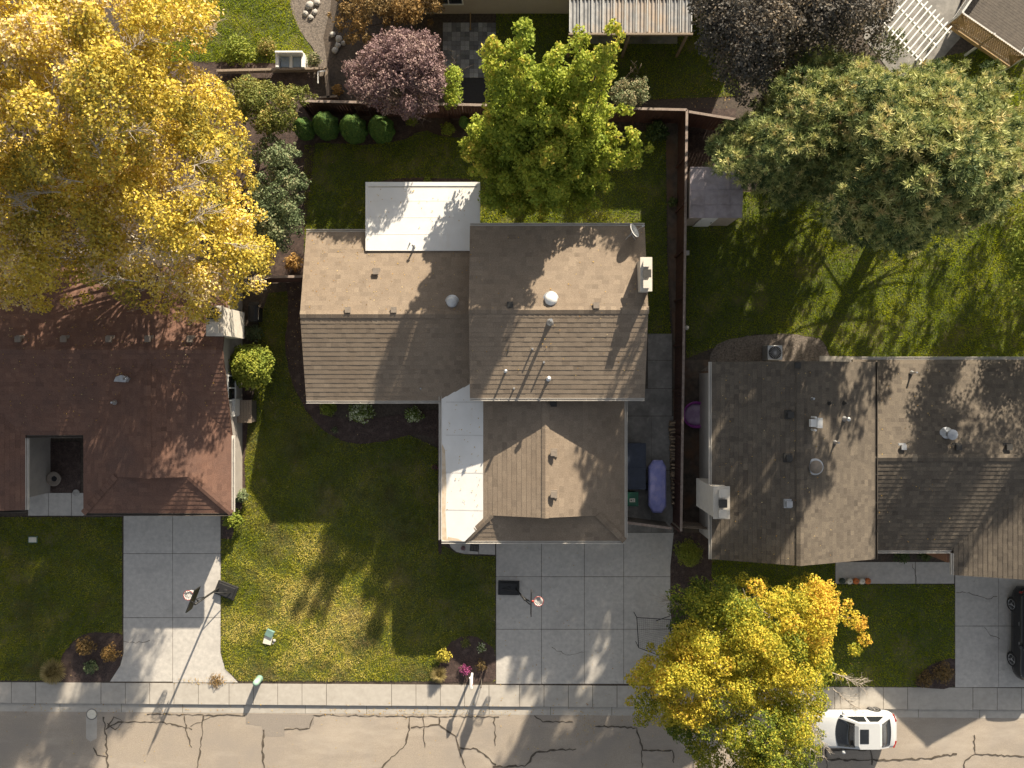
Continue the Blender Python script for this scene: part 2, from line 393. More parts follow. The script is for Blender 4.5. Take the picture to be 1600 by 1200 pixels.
# road patch, drain cover apron and sealed cracks
sheet('road_patch', [(383,1116),(490,1118),(490,1133),(478,1140),(444,1137),(444,1152),(410,1152),(408,1136),(383,1133)], ROADZ+.004, M['asphalt_patch'])
sheet('drain_apron', [(133,1106),(150,1108),(150,1155),(140,1160),(133,1155)], ROADZ+.005, M['pale_concrete'])
def crack(pts, w=.05, z=ROADZ+.009, step=5):
    mb = MB(); P2 = [pts[0]]
    for a, b in zip(pts, pts[1:]):
        n = max(1, int(math.dist(a,b)/step))
        for i in range(1, n+1):
            t = i/n; j = 0 if i == n else 1.5
            P2.append((a[0]+(b[0]-a[0])*t+rnd.uniform(-j,j), a[1]+(b[1]-a[1])*t+rnd.uniform(-j,j)))
    W2 = [Vector(P(*p, ROADZ)) for p in P2]; lft = []; rgt = []
    for i, p in enumerate(W2):
        d = (W2[min(i+1,len(W2)-1)]-W2[max(i-1,0)]).normalized(); n = Vector((-d.y,d.x))*w*rnd.uniform(.2,.8)
        lft.append(p+n); rgt.append(p-n)
    vs = [(p.x,p.y,z) for p in lft]+[(p.x,p.y,z) for p in rgt]; m = len(lft)
    mb.add(vs, [(i,m+i,m+i+1,i+1) for i in range(m-1)])
    tag(mb.build('road_crack', M['crack']), kind='structure')
cz = 0
for pts, w in [([(162,1120),(166,1155),(168,1205)],.08), ([(165,1140),(185,1128),(250,1128),(285,1135),(300,1140)],.06), ([(288,1118),(292,1145),(300,1168)],.06),
               ([(318,1118),(316,1150),(308,1200)],.07), ([(298,1135),(318,1125),(340,1118)],.05), ([(168,1135),(178,1120),(192,1128),(180,1140),(168,1130)],.05),
               ([(146,1168),(152,1180),(166,1182)],.08), ([(412,1140),(410,1170),(413,1205)],.09), ([(490,1120),(484,1138),(444,1140)],.05),
               ([(640,1120),(640,1140),(632,1165),(600,1195),(588,1210)],.07), ([(642,1137),(662,1135),(686,1132),(686,1120)],.06), ([(662,1118),(662,1140),(664,1168)],.05),
               ([(686,1132),(700,1143),(712,1150),(720,1180),(728,1205)],.07), ([(718,1168),(745,1170),(765,1185),(775,1195)],.07), ([(772,1120),(774,1165)],.05),
               ([(770,1198),(820,1197),(838,1175),(870,1172),(900,1170)],.08), ([(835,1118),(848,1128),(895,1128)],.05), ([(930,1135),(995,1137),(1003,1165),(1003,1200)],.07), ([(1004,1172),(1050,1172),(1053,1192)],.07),
               ([(1270,1186),(1390,1188),(1450,1185),(1495,1178)],.08), ([(1285,1172),(1360,1172),(1362,1195)],.08), ([(1290,1170),(1292,1200)],.06),
               ([(1522,1148),(1524,1178),(1508,1188),(1505,1205)],.06), ([(1524,1178),(1600,1182),(1700,1180)],.06),
               ([(230,1116),(340,1117),(383,1118)],.04), ([(490,1117),(640,1119),(780,1120)],.035)]:
    cz += .0004
    crack(pts, w, ROADZ+.008+cz)

for pts in ([(1492,925),(1512,925),(1540,935),(1556,931)],[(1536,979),(1546,992),(1560,997)],[(1424,880),(1428,896),(1431,911)],[(44,735),(60,733),(76,736)],[(193,1000),(214,1004),(236,999)],[(862,1010),(884,1022),(912,1018)]):
    crack(pts,.02,.026)
# planting beds and other ground surfaces
beds = dict(
 house_bed=shape([(440,400),(478,395),(520,400),(500,640),(696,640),(700,700),(692,850),(684,848),(684,700),(640,680),(600,690),(545,692),(505,672),(478,640),(455,590),(446,540),(450,470)],4,1.2),
 island_bed=shape([(690,1030),(706,1002),(738,994),(768,1010),(775,1035),(772,1062),(735,1066),(690,1066),(680,1055)],4,1),
 left_island_bed=shape([(92,1058),(100,1020),(130,992),(165,988),(192,992),(192,1020),(182,1050),(165,1064),(110,1066)],4,1),
 right_island_bed=shape([(1432,1072),(1440,1050),(1460,1035),(1492,1030),(1492,1072)],3,1),
 fence_bed=shape([(470,180),(560,178),(700,180),(900,184),(1040,190),(1042,210),(1000,205),(900,214),(800,212),(700,214),(660,205),(620,222),(560,226),(500,224),(470,225)],4,1.5),
 patio_bed=shape([(590,292),(605,280),(660,278),(730,280),(748,292),(700,300),(620,300)],3,1),
 side_bed=[(1040,190),(1066,190),(1066,815),(1052,815),(1052,522),(1045,400),(1042,300)],
 drive_bed=shape([(1053,835),(1110,830),(1112,900),(1130,930),(1100,990),(1053,1000)],3,1),
 strip_bed=[(364,600),(395,600),(388,660),(383,720),(384,770),(376,800),(362,842),(348,842),(352,800),(364,790)],
 court_bed=[(66,690),(126,690),(126,770),(76,770)],
 back_wall_bed=[(1066,170),(1150,170),(1150,300),(1075,300)])
for i, (n, pts) in enumerate(beds.items()): sheet(n, pts, .012+.0011*i, M['mulch'] if n != 'side_bed' else M['dirt'])
sheet('gravel_bed', shape([(1108,570),(1115,545),(1140,530),(1180,524),(1230,522),(1280,530),(1295,555),(1290,575),(1110,580)],4,1.5), .030, M['gravel'])
sheet('side_yard', [(1068,562),(1116,562),(1116,832),(1068,832)], .027, M['dirt'])
sheet('back_path', [(1280,556),(1800,566),(1800,590),(1280,580)], .034, M['pale_concrete'])
sheet('stone_path', shape([(448,-60),(520,-60),(518,0),(506,60),(512,105),(498,120),(492,80),(470,50),(455,10)],4,1.2), .028, M['gravel'])
sheet('orchard_soil', [(250,95),(480,100),(500,165),(470,420),(430,440),(250,300)], .020, M['mulch'])
sheet('dark_patio', [(1360,-80),(1500,-80),(1500,60),(1420,150),(1350,60)], .019, M['old_concrete'])
sheet('tarmac_strip', [(718,122),(775,122),(775,160),(718,160)], .022, mat('tar', (.03,.03,.032), None, 9))
lawns = {
 'front_lawn': [(384,770),(383,720),(388,660),(400,600),(405,500),(420,458),(452,455),(448,540),(456,590),(480,640),(505,672),(545,692),(600,690),(640,680),(684,700),(684,848),(700,856),(712,864),(740,868),(774,869),(774,1064),(374,1064),(352,1045),(346,1020),(346,842),(362,842),(376,800)],
 'left_lawn': [(-300,808),(191,808),(191,1020),(184,1045),(165,1064),(-300,1060)],
 'right_lawn': [(1108,870),(1304,870),(1304,913),(1491,913),(1491,1073),(1058,1070),(1055,1000),(1120,960)],
 'back_lawn': [(476,215),(620,215),(660,203),(1040,205),(1042,400),(1048,522),(1012,522),(1000,360),(476,400)],
 'neighbour_lawn': [(1072,300),(1800,300),(1800,566),(1290,556),(1240,524),(1180,522),(1110,545),(1072,560)],
 'top_lawn': [(250,-60),(450,-60),(456,10),(470,50),(490,80),(500,100),(250,97)],
 'middle_lawn': [(775,-60),(1100,-60),(1160,150),(775,165)],
 'corner_lawn': [(1420,100),(1800,20),(1800,300),(1420,250)]}
for i, (n, pts) in enumerate(lawns.items()): sheet(n, pts, .0085+.0003*i, M['lawn_soil'])

excl = [np.array([P(*p) for p in v]) for k, v in beds.items()] + [np.array([P(*p) for p in shape([(1108,570),(1115,545),(1140,530),(1180,524),(1230,522),(1280,530),(1295,555),(1290,575),(1110,580)],4,0)])]
def blades(name, lawn_names, dens, m, tone0, h=(.045,.085)):
    out = []; tn = []
    for n in lawn_names:
        poly = np.array([P(*p) for p in lawns[n]])
        lo, hi = np.maximum(poly.min(0),(-27,-20)), np.minimum(poly.max(0),(27,21)); N = int((hi-lo).prod()*dens)
        xy = rng.uniform(lo, hi, (N,2)); k = in_poly(xy[:,0], xy[:,1], poly)
        for e in excl: k &= ~in_poly(xy[:,0], xy[:,1], e)
        xy = xy[k]; N = len(xy)
        # clumpy density and height
        cl = np.sin(xy[:,0]*5.1+1.3*np.sin(xy[:,1]*3.3))*np.sin(xy[:,1]*4.7+1.7*np.sin(xy[:,0]*2.9))
        cl2 = np.sin(xy[:,0]*1.13+2*np.sin(xy[:,1]*.7))*np.sin(xy[:,1]*1.31+np.sin(xy[:,0]*.9))
        hh = rng.uniform(*h, N)*(1+.35*cl)
        a = rng.uniform(0, 2*np.pi, N); w = rng.uniform(.009,.022,N)
        lean = rng.normal(0,.035,(N,2))
        base = np.c_[xy, np.full(N,.006)]
        d = np.c_[np.cos(a)*w, np.sin(a)*w, np.zeros(N)]
        tip = base + np.c_[lean, hh]
        out.append(np.stack([base-d, base+d, tip],1).reshape(-1,3)); dx=(xy[:,0]+10.2+1.2*cl2)/4.6; dy=(xy[:,1]+11.6+.8*cl)/4.2          # worn straw part of the front lawn, with sunlit brightness painted in
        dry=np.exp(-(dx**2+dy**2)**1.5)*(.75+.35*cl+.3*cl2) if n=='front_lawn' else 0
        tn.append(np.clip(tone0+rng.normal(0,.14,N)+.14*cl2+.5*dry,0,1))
    o = fast_mesh(name, m, None, np.concatenate(out), 3, np.concatenate(tn)); tag(o, kind='stuff'); return o
tag(blades('grass', ['front_lawn','left_lawn'], 950, M['grass'], .55), 'short mown lawn grass with straw-coloured worn patches and painted-in sunlight by the street', 'grass')
tag(blades('back_grass', ['back_lawn','neighbour_lawn','right_lawn','top_lawn','middle_lawn','corner_lawn'], 720, M['grass_green'], .55), 'green lawn grass of the backyards and the right front yard', 'grass')

# fallen leaves scattered on lawn, road and roofs edge
def scatter_leaves():
    pos = []
    for (x0,y0,x1,y1,n) in [(350,640,775,1060,45),(0,810,190,1060,45),(480,220,720,360,30),(1310,915,1490,1070,30),(780,850,1050,1060,40),(400,440,480,640,160),(0,1098,1280,1119,260),(0,1120,1280,1200,110),(1060,1000,1340,1090,120),(780,1000,1050,1098,50),(1310,920,1490,1070,40),(500,1108,800,1118,120),(900,1112,930,1165,60),(830,60,1140,160,60),(1080,900,1300,1060,60),(1080,110,1140,170,90),(270,1058,380,1070,60)]:
        for i in range(n):
            px, py = rnd.uniform(x0,x1), rnd.uniform(y0,y1)
            z = -.055 if py > wb(px) else .05 if py < wt(px) and not (775<px<1053 and py>832) else .028
            pos.append((*P(px,py), z))
    pos = np.array(pos); N = len(pos)
    leaf_mesh('fallen_leaves', M['fallen'], None, pos, np.c_[rng.normal(0,.25,(N,2)),np.ones(N)], rng.uniform(.04,.085,N), rng.uniform(0,1,N))
    tag(bpy.data.objects['fallen_leaves'], 'dry fallen leaves strewn over lawns, driveway and street', 'leaves', kind='stuff')

# ------------------------------------------------------------------ foliage tools
def norm(a): return a/np.maximum(np.linalg.norm(a,axis=-1,keepdims=True),1e-9)
def leaf_mesh(name, m, parent, pos, nrm, size, tone, aspect=1.0, shape4=.62):
    N = len(pos); nrm = norm(nrm)
    t = norm(np.cross(nrm, norm(rng.normal(size=(N,3))))); b = np.cross(nrm, t)
    L_ = (size*aspect)[:,None]; w = (size*shape4)[:,None]
    v = np.stack([pos+t*L_*.6, pos+b*w*.5+nrm*w*.08, pos-t*L_*.4, pos-b*w*.5+nrm*w*.08],1).reshape(-1,3)
    return fast_mesh(name, m, parent, v, 4, np.clip(tone,0,1))

def clump_leaves(cl, dens, shell=.5, up=.5, rand=.7, flat=.8):
    """cl: (x,y,z,r,tone) rows -> leaf positions, normals, tones"""
    pos=[];nr=[];tn=[]
    for x,y,z,r,t in cl:
        n = max(8,int(dens*r**1.7)); d = norm(rng.normal(size=(n,3)))
        d[:,2] = np.where(rng.random(n)<.6, np.abs(d[:,2]), d[:,2])
        lump = 1+.28*np.sin(d[:,0]*5+x*3)*np.sin(d[:,1]*5+y*3)
        rad = r*(shell+(1-shell)*rng.random(n)**.6)*lump
        p = d*rad[:,None]; p[:,2]*=flat
        pos.append(p+np.array((x,y,z))); nr.append(d*.6+np.array((0,0,up))+rng.normal(0,rand,(n,3)))
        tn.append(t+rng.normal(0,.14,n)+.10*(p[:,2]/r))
    return np.concatenate(pos), np.concatenate(nr), np.concatenate(tn)

def edge_dist(x, y, poly):
    d = 1e9
    for i in range(len(poly)):
        a = np.array(poly[i],float); b = np.array(poly[(i+1)%len(poly)],float); ab = b-a
        t = max(0,min(1,((x-a[0])*ab[0]+(y-a[1])*ab[1])/max(ab@ab,1e-9))); d = min(d, math.hypot(x-a[0]-ab[0]*t, y-a[1]-ab[1]*t))
    return d

def outline_clumps(outline, z0, z1, n, rr, D, tone=.5, tvar=.18, low=.35, zn=.5, tonefn=None, edge=True, lowr=(.3,.55), rim=(2,14)):
    xs=[p[0] for p in outline]; ys=[p[1] for p in outline]; out=[]
    arr=[np.array(p,float) for p in outline]
    while len(out) < n:
        px,py=rnd.uniform(min(xs),max(xs)),rnd.uniform(min(ys),max(ys))
        if not in_poly(np.array([px]),np.array([py]),outline)[0]: continue
        d=edge_dist(px,py,outline)
        r=rnd.uniform(*rr)
        if d < r*28: continue
        f=min(1,d/D); z=z0+(z1-z0)*math.sqrt(f*(2-f))+rnd.uniform(-zn,zn)
        if rnd.random()<low: z-=rnd.uniform(*lowr)*(z-z0*.6)
        t=tone+rnd.uniform(-tvar,tvar)+(tonefn(px,py) if tonefn else 0)
        out.append((*P(px,py,z),z,r,t))
    if edge:      # small sprays round the rim keep the outline ragged
        m=len(outline)
        for i in range(m):
            a,b=arr[i],arr[(i+1)%m]; k=max(1,int(np.linalg.norm(b-a)/16))
            for j in range(k):
                p=a+(b-a)*(j+rnd.random())/k; c=np.array([sum(xs)/m,sum(ys)/m]); p=p+(c-p)/np.linalg.norm(c-p)*rnd.uniform(*rim)
                if rnd.random()<.25: continue
                z=z0+rnd.uniform(-.6,.9); t=tone+rnd.uniform(-tvar,tvar)+(tonefn(p[0],p[1]) if tonefn else 0)
                out.append((*P(p[0],p[1],z),z,rnd.uniform(rr[0]*.5,rr[0]*.9),t))
    return out

def curve(a, b, bend=.3, n=6, sag=0.0):
    a=Vector(a); b=Vector(b); side=Vector((rnd.uniform(-1,1),rnd.uniform(-1,1),0))*(b-a).length*bend*.3
    return [a.lerp(b,t)+side*math.sin(math.pi*t)+Vector((0,0,sag*math.sin(math.pi*t))) for t in [i/n for i in range(n+1)]]

def limbs(base, fork, cl, m, parent, r0=.22, nlimb=14, twigs=0, name='limb', over=0.0, tw=.016):
    tr=MB(); tr.tube([base+Vector((0,0,-.05)), base.lerp(fork,.4)+Vector((rnd.uniform(-.1,.1),rnd.uniform(-.1,.1),0)), fork],[r0*1.35,r0*1.05,r0*.85],10)
    tr.build('trunk',m,parent,True)
    lb=MB(); pick=rnd.sample(cl,min(nlimb,len(cl)))
    for c in pick:
        e=Vector(c[:3])+Vector((0,0,c[3]*over)); pts=curve(base.lerp(fork,rnd.uniform(.7,1)),e,.5,7,-.3)
        lb.tube(pts,[r0*.34*(1-i/7.6) + .008 for i in range(8)],6)
        for k in range(twigs):
            i=rnd.randint(4,6); d=Vector((rnd.uniform(-1,1),rnd.uniform(-1,1),rnd.uniform(.1,.8)))*rnd.uniform(.5,1.3)
            q=curve(pts[i],pts[i]+d,.4,3); lb.tube(q,[tw,tw*.8,tw*.6,tw*.3],4)
            for h in range(3):
                w0=q[rnd.randint(1,3)]; lb.tube([w0,w0+Vector((rnd.uniform(-1,1),rnd.uniform(-1,1),rnd.uniform(0,.6)))*.45],[tw*.6,tw*.25],4)
    lb.build(name,m,parent,True)

def broadleaf(name,label,cat,base_px,outline,z0,z1,n,rr,D,lm,bm,dens=130,leaf=(.10,.17),tone=.5,tvar=.18,fork=.35,r0=.22,nlimb=14,twigs=0,group=None,low=.35,over=0.,tonefn=None,up=.5,rand=.7,shell=.5,bare=0,seed=None,tw=.016):
    b=P3(*base_px); root=thing(name,label,cat,b,group)
    cl=outline_clumps(outline,z0,z1,n,rr,D,tone,tvar,low,tonefn=tonefn)
    pos,nr,tn=clump_leaves(cl,dens,shell,up,rand)
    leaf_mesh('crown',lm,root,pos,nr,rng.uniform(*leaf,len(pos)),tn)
    mx=np.mean([c[:3] for c in cl],0); fk=b.lerp(Vector(mx),fork); fk.z=max(fk.z,z1*fork)
    limbs(b,fk,cl,bm,root,r0,nlimb,twigs,over=over,tw=tw)
    return root

def tufts(cl, per, length, spikes=11):
    pos=[];dr=[];tn=[]
    for x,y,z,r,t in cl:
        n=max(3,int(per*r*r)); d=norm(rng.normal(size=(n,3))+np.array((0,0,.5))); p=d*r*(.55+.45*rng.random((n,1))); p[:,2]*=.75
        pos.append(p+np.array((x,y,z))); dr.append(norm(d+np.array((0,0,.45)))); tn.append(np.full(n,t)+rng.normal(0,.26,n)+.12*d[:,2])
    pos=np.concatenate(pos);dr=np.concatenate(dr);tn=np.concatenate(tn); N=len(pos)
    p=np.repeat(pos,spikes,0); d=np.repeat(dr,spikes,0); t=np.repeat(tn,spikes)
    q=norm(d*.55+norm(rng.normal(size=(N*spikes,3)))); L_=rng.uniform(*length,(N*spikes,1))
    sd=norm(np.cross(q,norm(rng.normal(size=(N*spikes,3)))))*.016
    v=np.stack([p-sd,p+sd,p+q*L_+sd*.5,p+q*L_-sd*.5],1).reshape(-1,3)
    return v,np.clip(t+rng.normal(0,.06,N*spikes),0,1)

def pine(label,base_px,outline,z0,z1,n,D,tone,lowf=.38):
    b=P3(*base_px); root=thing('pine_tree',label,'pine tree',b,'pines in the right backyard')
    cl=outline_clumps(outline,z0,z1,n,(.45,.75),D,tone,.27,lowf,1.0,lowr=(.3,.85),rim=(-11,22))
    v,t=tufts(cl,56,(.15,.25),22); fast_mesh('crown',M['needle'],root,v,4,t)
    top=Vector(np.mean([c[:3] for c in cl],0)); top.x=b.x*.5+top.x*.5; top.y=b.y*.5+top.y*.5; top.z=z1-3.2
    tr=MB(); tr.tube([b,b.lerp(top,.5),top],[.36,.24,.06],10); tr.build('trunk',M['red_bark'],root,True)
    lb=MB()
    for c in rnd.sample(cl,min(90,len(cl))):
        e=Vector(c[:3]); f=max(.15,min(.95,(e.z-.6)/top.z)); lb.tube(curve(b.lerp(top,f),e,.3,5,-.15),[.06,.045,.035,.028,.02,.01],5)
    lb.build('limb',M['red_bark'],root,True); return root

def shrub(name,label,cat,px,py,r,h,lm,dens=220,leaf=(.06,.11),tone=.5,group=None,n=14,flat=.9,bm=None,z0=0):
    """a rounded bush of leaf clumps; px,py is the middle of its top as seen from above"""
    c=P3(px,py,h*.6); b=Vector((c.x,c.y,z0)); root=thing(name,label,cat,b,group)
    cl=[(b.x,b.y,z0+h*.5,min(r,h*.5)*.95,tone-.05)]
    for i in range(n):
        a=i*2.399; f=math.sqrt((i+.5)/n); rr=r*rnd.uniform(.28,.42)
        cl.append((b.x+math.cos(a)*r*f*.78,b.y+math.sin(a)*r*f*.78,z0+max(min(.12,h*.5),h*(1-.55*f*f)-rr*.5),rr,tone+rnd.uniform(-.15,.15)))
    pos,nr,tn=clump_leaves(cl,dens*2.6,.55,.5,.7); pos[:,2]=np.maximum(pos[:,2],z0+.02)
    leaf_mesh('foliage',lm,root,pos,nr,rng.uniform(*leaf,len(pos))*1.2,tn)
    st=MB()
    for i in range(5):
        a=i*1.26; st.tube([b,b+Vector((math.cos(a)*r*.3,math.sin(a)*r*.3,h*.4)),b+Vector((math.cos(a)*r*.5,math.sin(a)*r*.5,h*.75))],[.025,.018,.008],5)
    st.build('stem',bm or M['bark'],root,True); return root

def grass_clump(name,label,px,py,r,h,m,n=420,group=None,tone=.5):
    c=P3(px,py,0); root=thing(name,label,'ornamental grass',c,group)
    a=rng.uniform(0,2*np.pi,n); rad=r*np.sqrt(rng.random(n)); b=np.c_[c.x+np.cos(a)*rad*.25,c.y+np.sin(a)*rad*.25,np.full(n,.01)]
    hh=h*(1-.75*(rad/r)**2)*rng.uniform(.8,1.1,n); e=np.c_[c.x+np.cos(a)*rad,c.y+np.sin(a)*rad,hh]
    mid=(b+e)/2+np.c_[np.zeros((n,2)),hh*.35]; sd=np.c_[-np.sin(a),np.cos(a),np.zeros(n)]*.012
    v=np.concatenate([np.stack([b-sd,b+sd,mid+sd,mid-sd],1).reshape(-1,3),np.stack([mid-sd,mid+sd,e+sd*.3,e-sd*.3],1).reshape(-1,3)])
    t=np.clip(tone+rng.normal(0,.25,n),0,1); fast_mesh('blades',m,root,v,4,np.r_[t,t])
    MB().lathe(c,[(.05,0),(r*.22,.02),(r*.18,h*.2),(.02,h*.28)],10).build('crown_base',M['stem'],root,True); return root

# ------------------------------------------------------------------ roofs and house tools
def clip(poly, a, b, c):
    """keep a*x+b*y >= c"""
    out=[]; n=len(poly)
    for i in range(n):
        p,q=poly[i],poly[(i+1)%n]; dp=a*p[0]+b*p[1]-c; dq=a*q[0]+b*q[1]-c
        if dp>=0: out.append(p)
        if (dp>=0)!=(dq>=0):
            t=dp/(dp-dq); out.append((p[0]+(q[0]-p[0])*t,p[1]+(q[1]-p[1])*t))
    return out
def shingle_plane(S, poly, e0, up, z0, slope, dv=.215, lip=.009, wid=(.2,.38), jit=.005):
    """stepped shingle courses on a sloping plane; S=(MB, tones)"""
    mb,tones=S; ux,uy=up; zz=lambda p: z0+slope*((p[0]-e0[0])*ux+(p[1]-e0[1])*uy)
    V=[(p[0]-e0[0])*ux+(p[1]-e0[1])*uy for p in poly]; U=[-(p[0]*uy)+p[1]*ux for p in poly]
    # roof deck under the shingles
    n=len(poly); area=sum(poly[i][0]*poly[(i+1)%n][1]-poly[(i+1)%n][0]*poly[i][1] for i in range(n))
    pl=poly if area>0 else poly[::-1]
    mb.add([(p[0],p[1],zz(p)-.03) for p in pl],[tuple(range(n))]); tones.append(.1)
    mb.add([(p[0],p[1],zz(p)-.12) for p in pl]+[(p[0],p[1],zz(p)-.03) for p in pl],[tuple(range(n-1,-1,-1))]+[(i,(i+1)%n,n+(i+1)%n,n+i) for i in range(n)]); tones.extend([.1]*(n+1))
    v=min(V)
    while v<max(V)-1e-4:
        band=clip(clip(pl,ux,uy,v+e0[0]*ux+e0[1]*uy),-ux,-uy,-(v+dv+e0[0]*ux+e0[1]*uy))
        if len(band)>=3:
            bu=[-(p[0]*uy)+p[1]*ux for p in band]; u=min(bu)-rnd.uniform(0,.3); ct=rnd.gauss(0,.035)
            while u<max(bu):
                w=rnd.uniform(*wid); c=clip(clip(band,-uy,ux,u),uy,-ux,-(u+w)); u+=w
                if len(c)<3: continue
                j=rnd.uniform(0,jit); m=len(c); vs=[]
                for p in c:
                    f=1-((p[0]-e0[0])*ux+(p[1]-e0[1])*uy-v)/dv; vs.append((p[0],p[1],zz(p)+lip*f+j))
                lo=[i for i in range(m) if abs((c[i][0]-e0[0])*ux+(c[i][1]-e0[1])*uy-v)<1e-5]
                fs=[tuple(range(m))]; ex=[]
                for i in range(m):
                    k=(i+1)%m
                    vs2=len(vs); vs+= [(c[i][0],c[i][1],zz(c[i])-.012),(c[k][0],c[k][1],zz(c[k])-.012)]
                    fs.append((i,vs2,vs2+1,k)); ex.append(0)
                mb.add(vs,fs); t=min(1,max(0,.5+ct+rnd.gauss(0,.115))); tones.extend([t]*len(fs))
        v+=dv
def ridge_cap(S,a,b,w=.17,dz=.03,drop=.05):
    mb,tones=S; a=Vector(a);b=Vector(b);d=(b-a); L_=d.length; d.normalize(); side=Vector((-d.y,d.x,0)).normalized()*w
    n=max(1,int(L_/.24))
    for i in range(n):
        p=a+d*(L_*i/n); q=a+d*(L_*(i+1)/n+.03); u=Vector((0,0,dz)); u2=Vector((0,0,dz+.014)); dn=Vector((0,0,-drop))
        mb.add([p+side+dn+u,p+u,p-side+dn+u,q+side+dn+u2,q+u2,q-side+dn+u2],[(0,1,4,3),(1,2,5,4),(3,4,5)]); tones.extend([min(1,max(0,.5+rnd.gauss(0,.16)))]*3)
def newS(): return (MB(),[])
def roof_done(S,name,m,parent): return S[0].build(name,m,parent,tone=S[1])
def gutter(parent,a,b,z,m=None,w=.12):
    """an open channel hung along an eave from a to b"""
    mb=MB(); a=Vector((*a,z));b=Vector((*b,z)); d=(b-a).normalized(); s=Vector((d.y,-d.x,0))
    mb.bar(a+s*.01,b+s*.01,.016,.11); mb.bar(a+s*w,b+s*w,.022,.11); mb.bar(a+s*w*.5+Vector((0,0,-.045)),b+s*w*.5+Vector((0,0,-.045)),w-.03,.012)
    n=int((b-a).length/1.2)
    for i in range(1,n):
        p=a.lerp(b,i/n); mb.bar(p+s*.02+Vector((0,0,.03)),p+s*(w-.012)+Vector((0,0,.03)),.018,.012)
    return mb.build('gutter',m or M['gutter'],parent)
def window(parent,c,w,h,axis,out):
    """a framed window on a wall; axis 'x' or 'y' is the wall's run, out the outward sign"""
    f=MB(); g=MB(); x,y,z=c
    def bx(mb,u0,u1,z0,z1,d0,d1):
        if axis=='x': mb.box(x+u0,x+u1,y+out*d0,y+out*d1,z+z0,z+z1)
        else: mb.box(x+out*d0,x+out*d1,y+u0,y+u1,z+z0,z+z1)
    t=.07
    bx(f,-w/2,-w/2+t,-h/2,h/2,-.02,.05);bx(f,w/2-t,w/2,-h/2,h/2,-.02,.05);bx(f,-w/2+t,w/2-t,h/2-t,h/2,-.02,.05);bx(f,-w/2+t,w/2-t,-h/2,-h/2+t,-.02,.06);bx(f,-.025,.025,-h/2+t,h/2-t,-.02,.045)
    o=f.build('window',M['white_paint'],parent); bx(g,-w/2+t,w/2-t,-h/2+t,h/2-t,.004,.02); g.build('pane',M['glass'],o); return o
def box_vent(parent,px,py,z,m=None,s=.27,h=.2):
    x,y=P(px,py,z+h); mb=MB(); mb.box(x-s*.36,x+s*.36,y-s*.36,y+s*.36,z-.2,z+h*.7)
    mb.prism([(x-s/2,y-s/2),(x+s/2,y-s/2),(x+s/2,y+s/2),(x-s/2,y+s/2)],z+h*.62,z+h); mb.box(x-s*.7,x+s*.7,y-s*.75,y+s*.75,z-.2,z+.012)
    return mb.build('roof_vent',m or M['vent'],parent)
def pipe(parent,px,py,z,h,r=.05,m=None,cap=False):
    x,y=P(px,py,z+h); mb=MB(); mb.lathe((x,y,z-.3),[(r*2.6,.24),(r*1.6,.34),(r,.40),(r,.3+h)],12)
    if cap: mb.lathe((x,y,z+h),[(r*.6,0),(r*.6,.05),(r*1.9,.05),(r*1.9,.09),(r*.3,.15)],12)
    return mb.build('vent_pipe',m or M['metal'],parent,False)
def dome(parent,px,py,z,r,m):
    x,y=P(px,py,z+.18); mb=MB(); mb.lathe((x,y,z),[(r*1.25,-.15),(r*1.25,.03),(r*1.02,.05),(r*1.02,.12)],24)
    o=mb.build('skylight_curb',M['metal'],parent); d=MB(); d.lathe((x,y,z),[(r,.10),(r*.98,.14),(r*.85,.2),(r*.55,.25),(r*.2,.275),(.01,.28)],24); d.build('skylight_dome',m,o,True); return o
def chimney(parent,x0,x1,y0,y1,zb,zt,flues=2,m=None):
    m=m or M['chim']; mb=MB(); mb.box(x0,x1,y0,y1,zb,zt); o=mb.build('chimney',m,parent)
    c=MB(); c.box(x0-.05,x1+.05,y0-.05,y1+.05,zt,zt+.07); c.build('chimney_cap',M['chim'],o)
    n=flues; xm=(x0+x1)/2; L_=(y1-y0)/n; w=min(x1-x0,L_)*.3
    for i in range(n):
        ym=y0+L_*(i+.5); f=MB(); f.box(xm-w,xm+w,ym-w,ym+w,zt+.07,zt+.20)
        f.box(xm-w*1.35,xm+w*1.35,ym-w*1.35,ym+w*1.35,zt+.28,zt+.31)
        for sx in (-1,1):
            for sy in (-1,1): f.box(xm+sx*w*.8-.02,xm+sx*w*.8+.02,ym+sy*w*.8-.02,ym+sy*w*.8+.02,zt+.2,zt+.28)
        f.build('flue',M['vent_dark'] if i%2 else M['chim'],o)
    return o
def garage_door(parent,x0,x1,y,z1,out=-1):
    mb=MB()
    for i in range(4): mb.box(x0,x1,y+out*.002,y+out*.05,.03+i*z1/4,.03+(i+1)*z1/4-.025)
    return mb.build('garage_door',M['white_paint'],parent)
def gable_wall(mb,x0,x1,y0,y1,ze,zr,ridge,axis):
    """solid wall block under a gable roof. axis = direction of the ridge; ridge = its other coordinate"""
    if axis=='x': mb.extrude([(x0,y0,-.05),(x0,y1,-.05),(x0,y1,ze),(x0,ridge,zr),(x0,y0,ze)][::-1],(x1-x0,0,0))
    else: mb.extrude([(x0,y0,-.05),(x1,y0,-.05),(x1,y0,ze),(ridge,y0,zr),(x0,y0,ze)],(0,y1-y0,0))

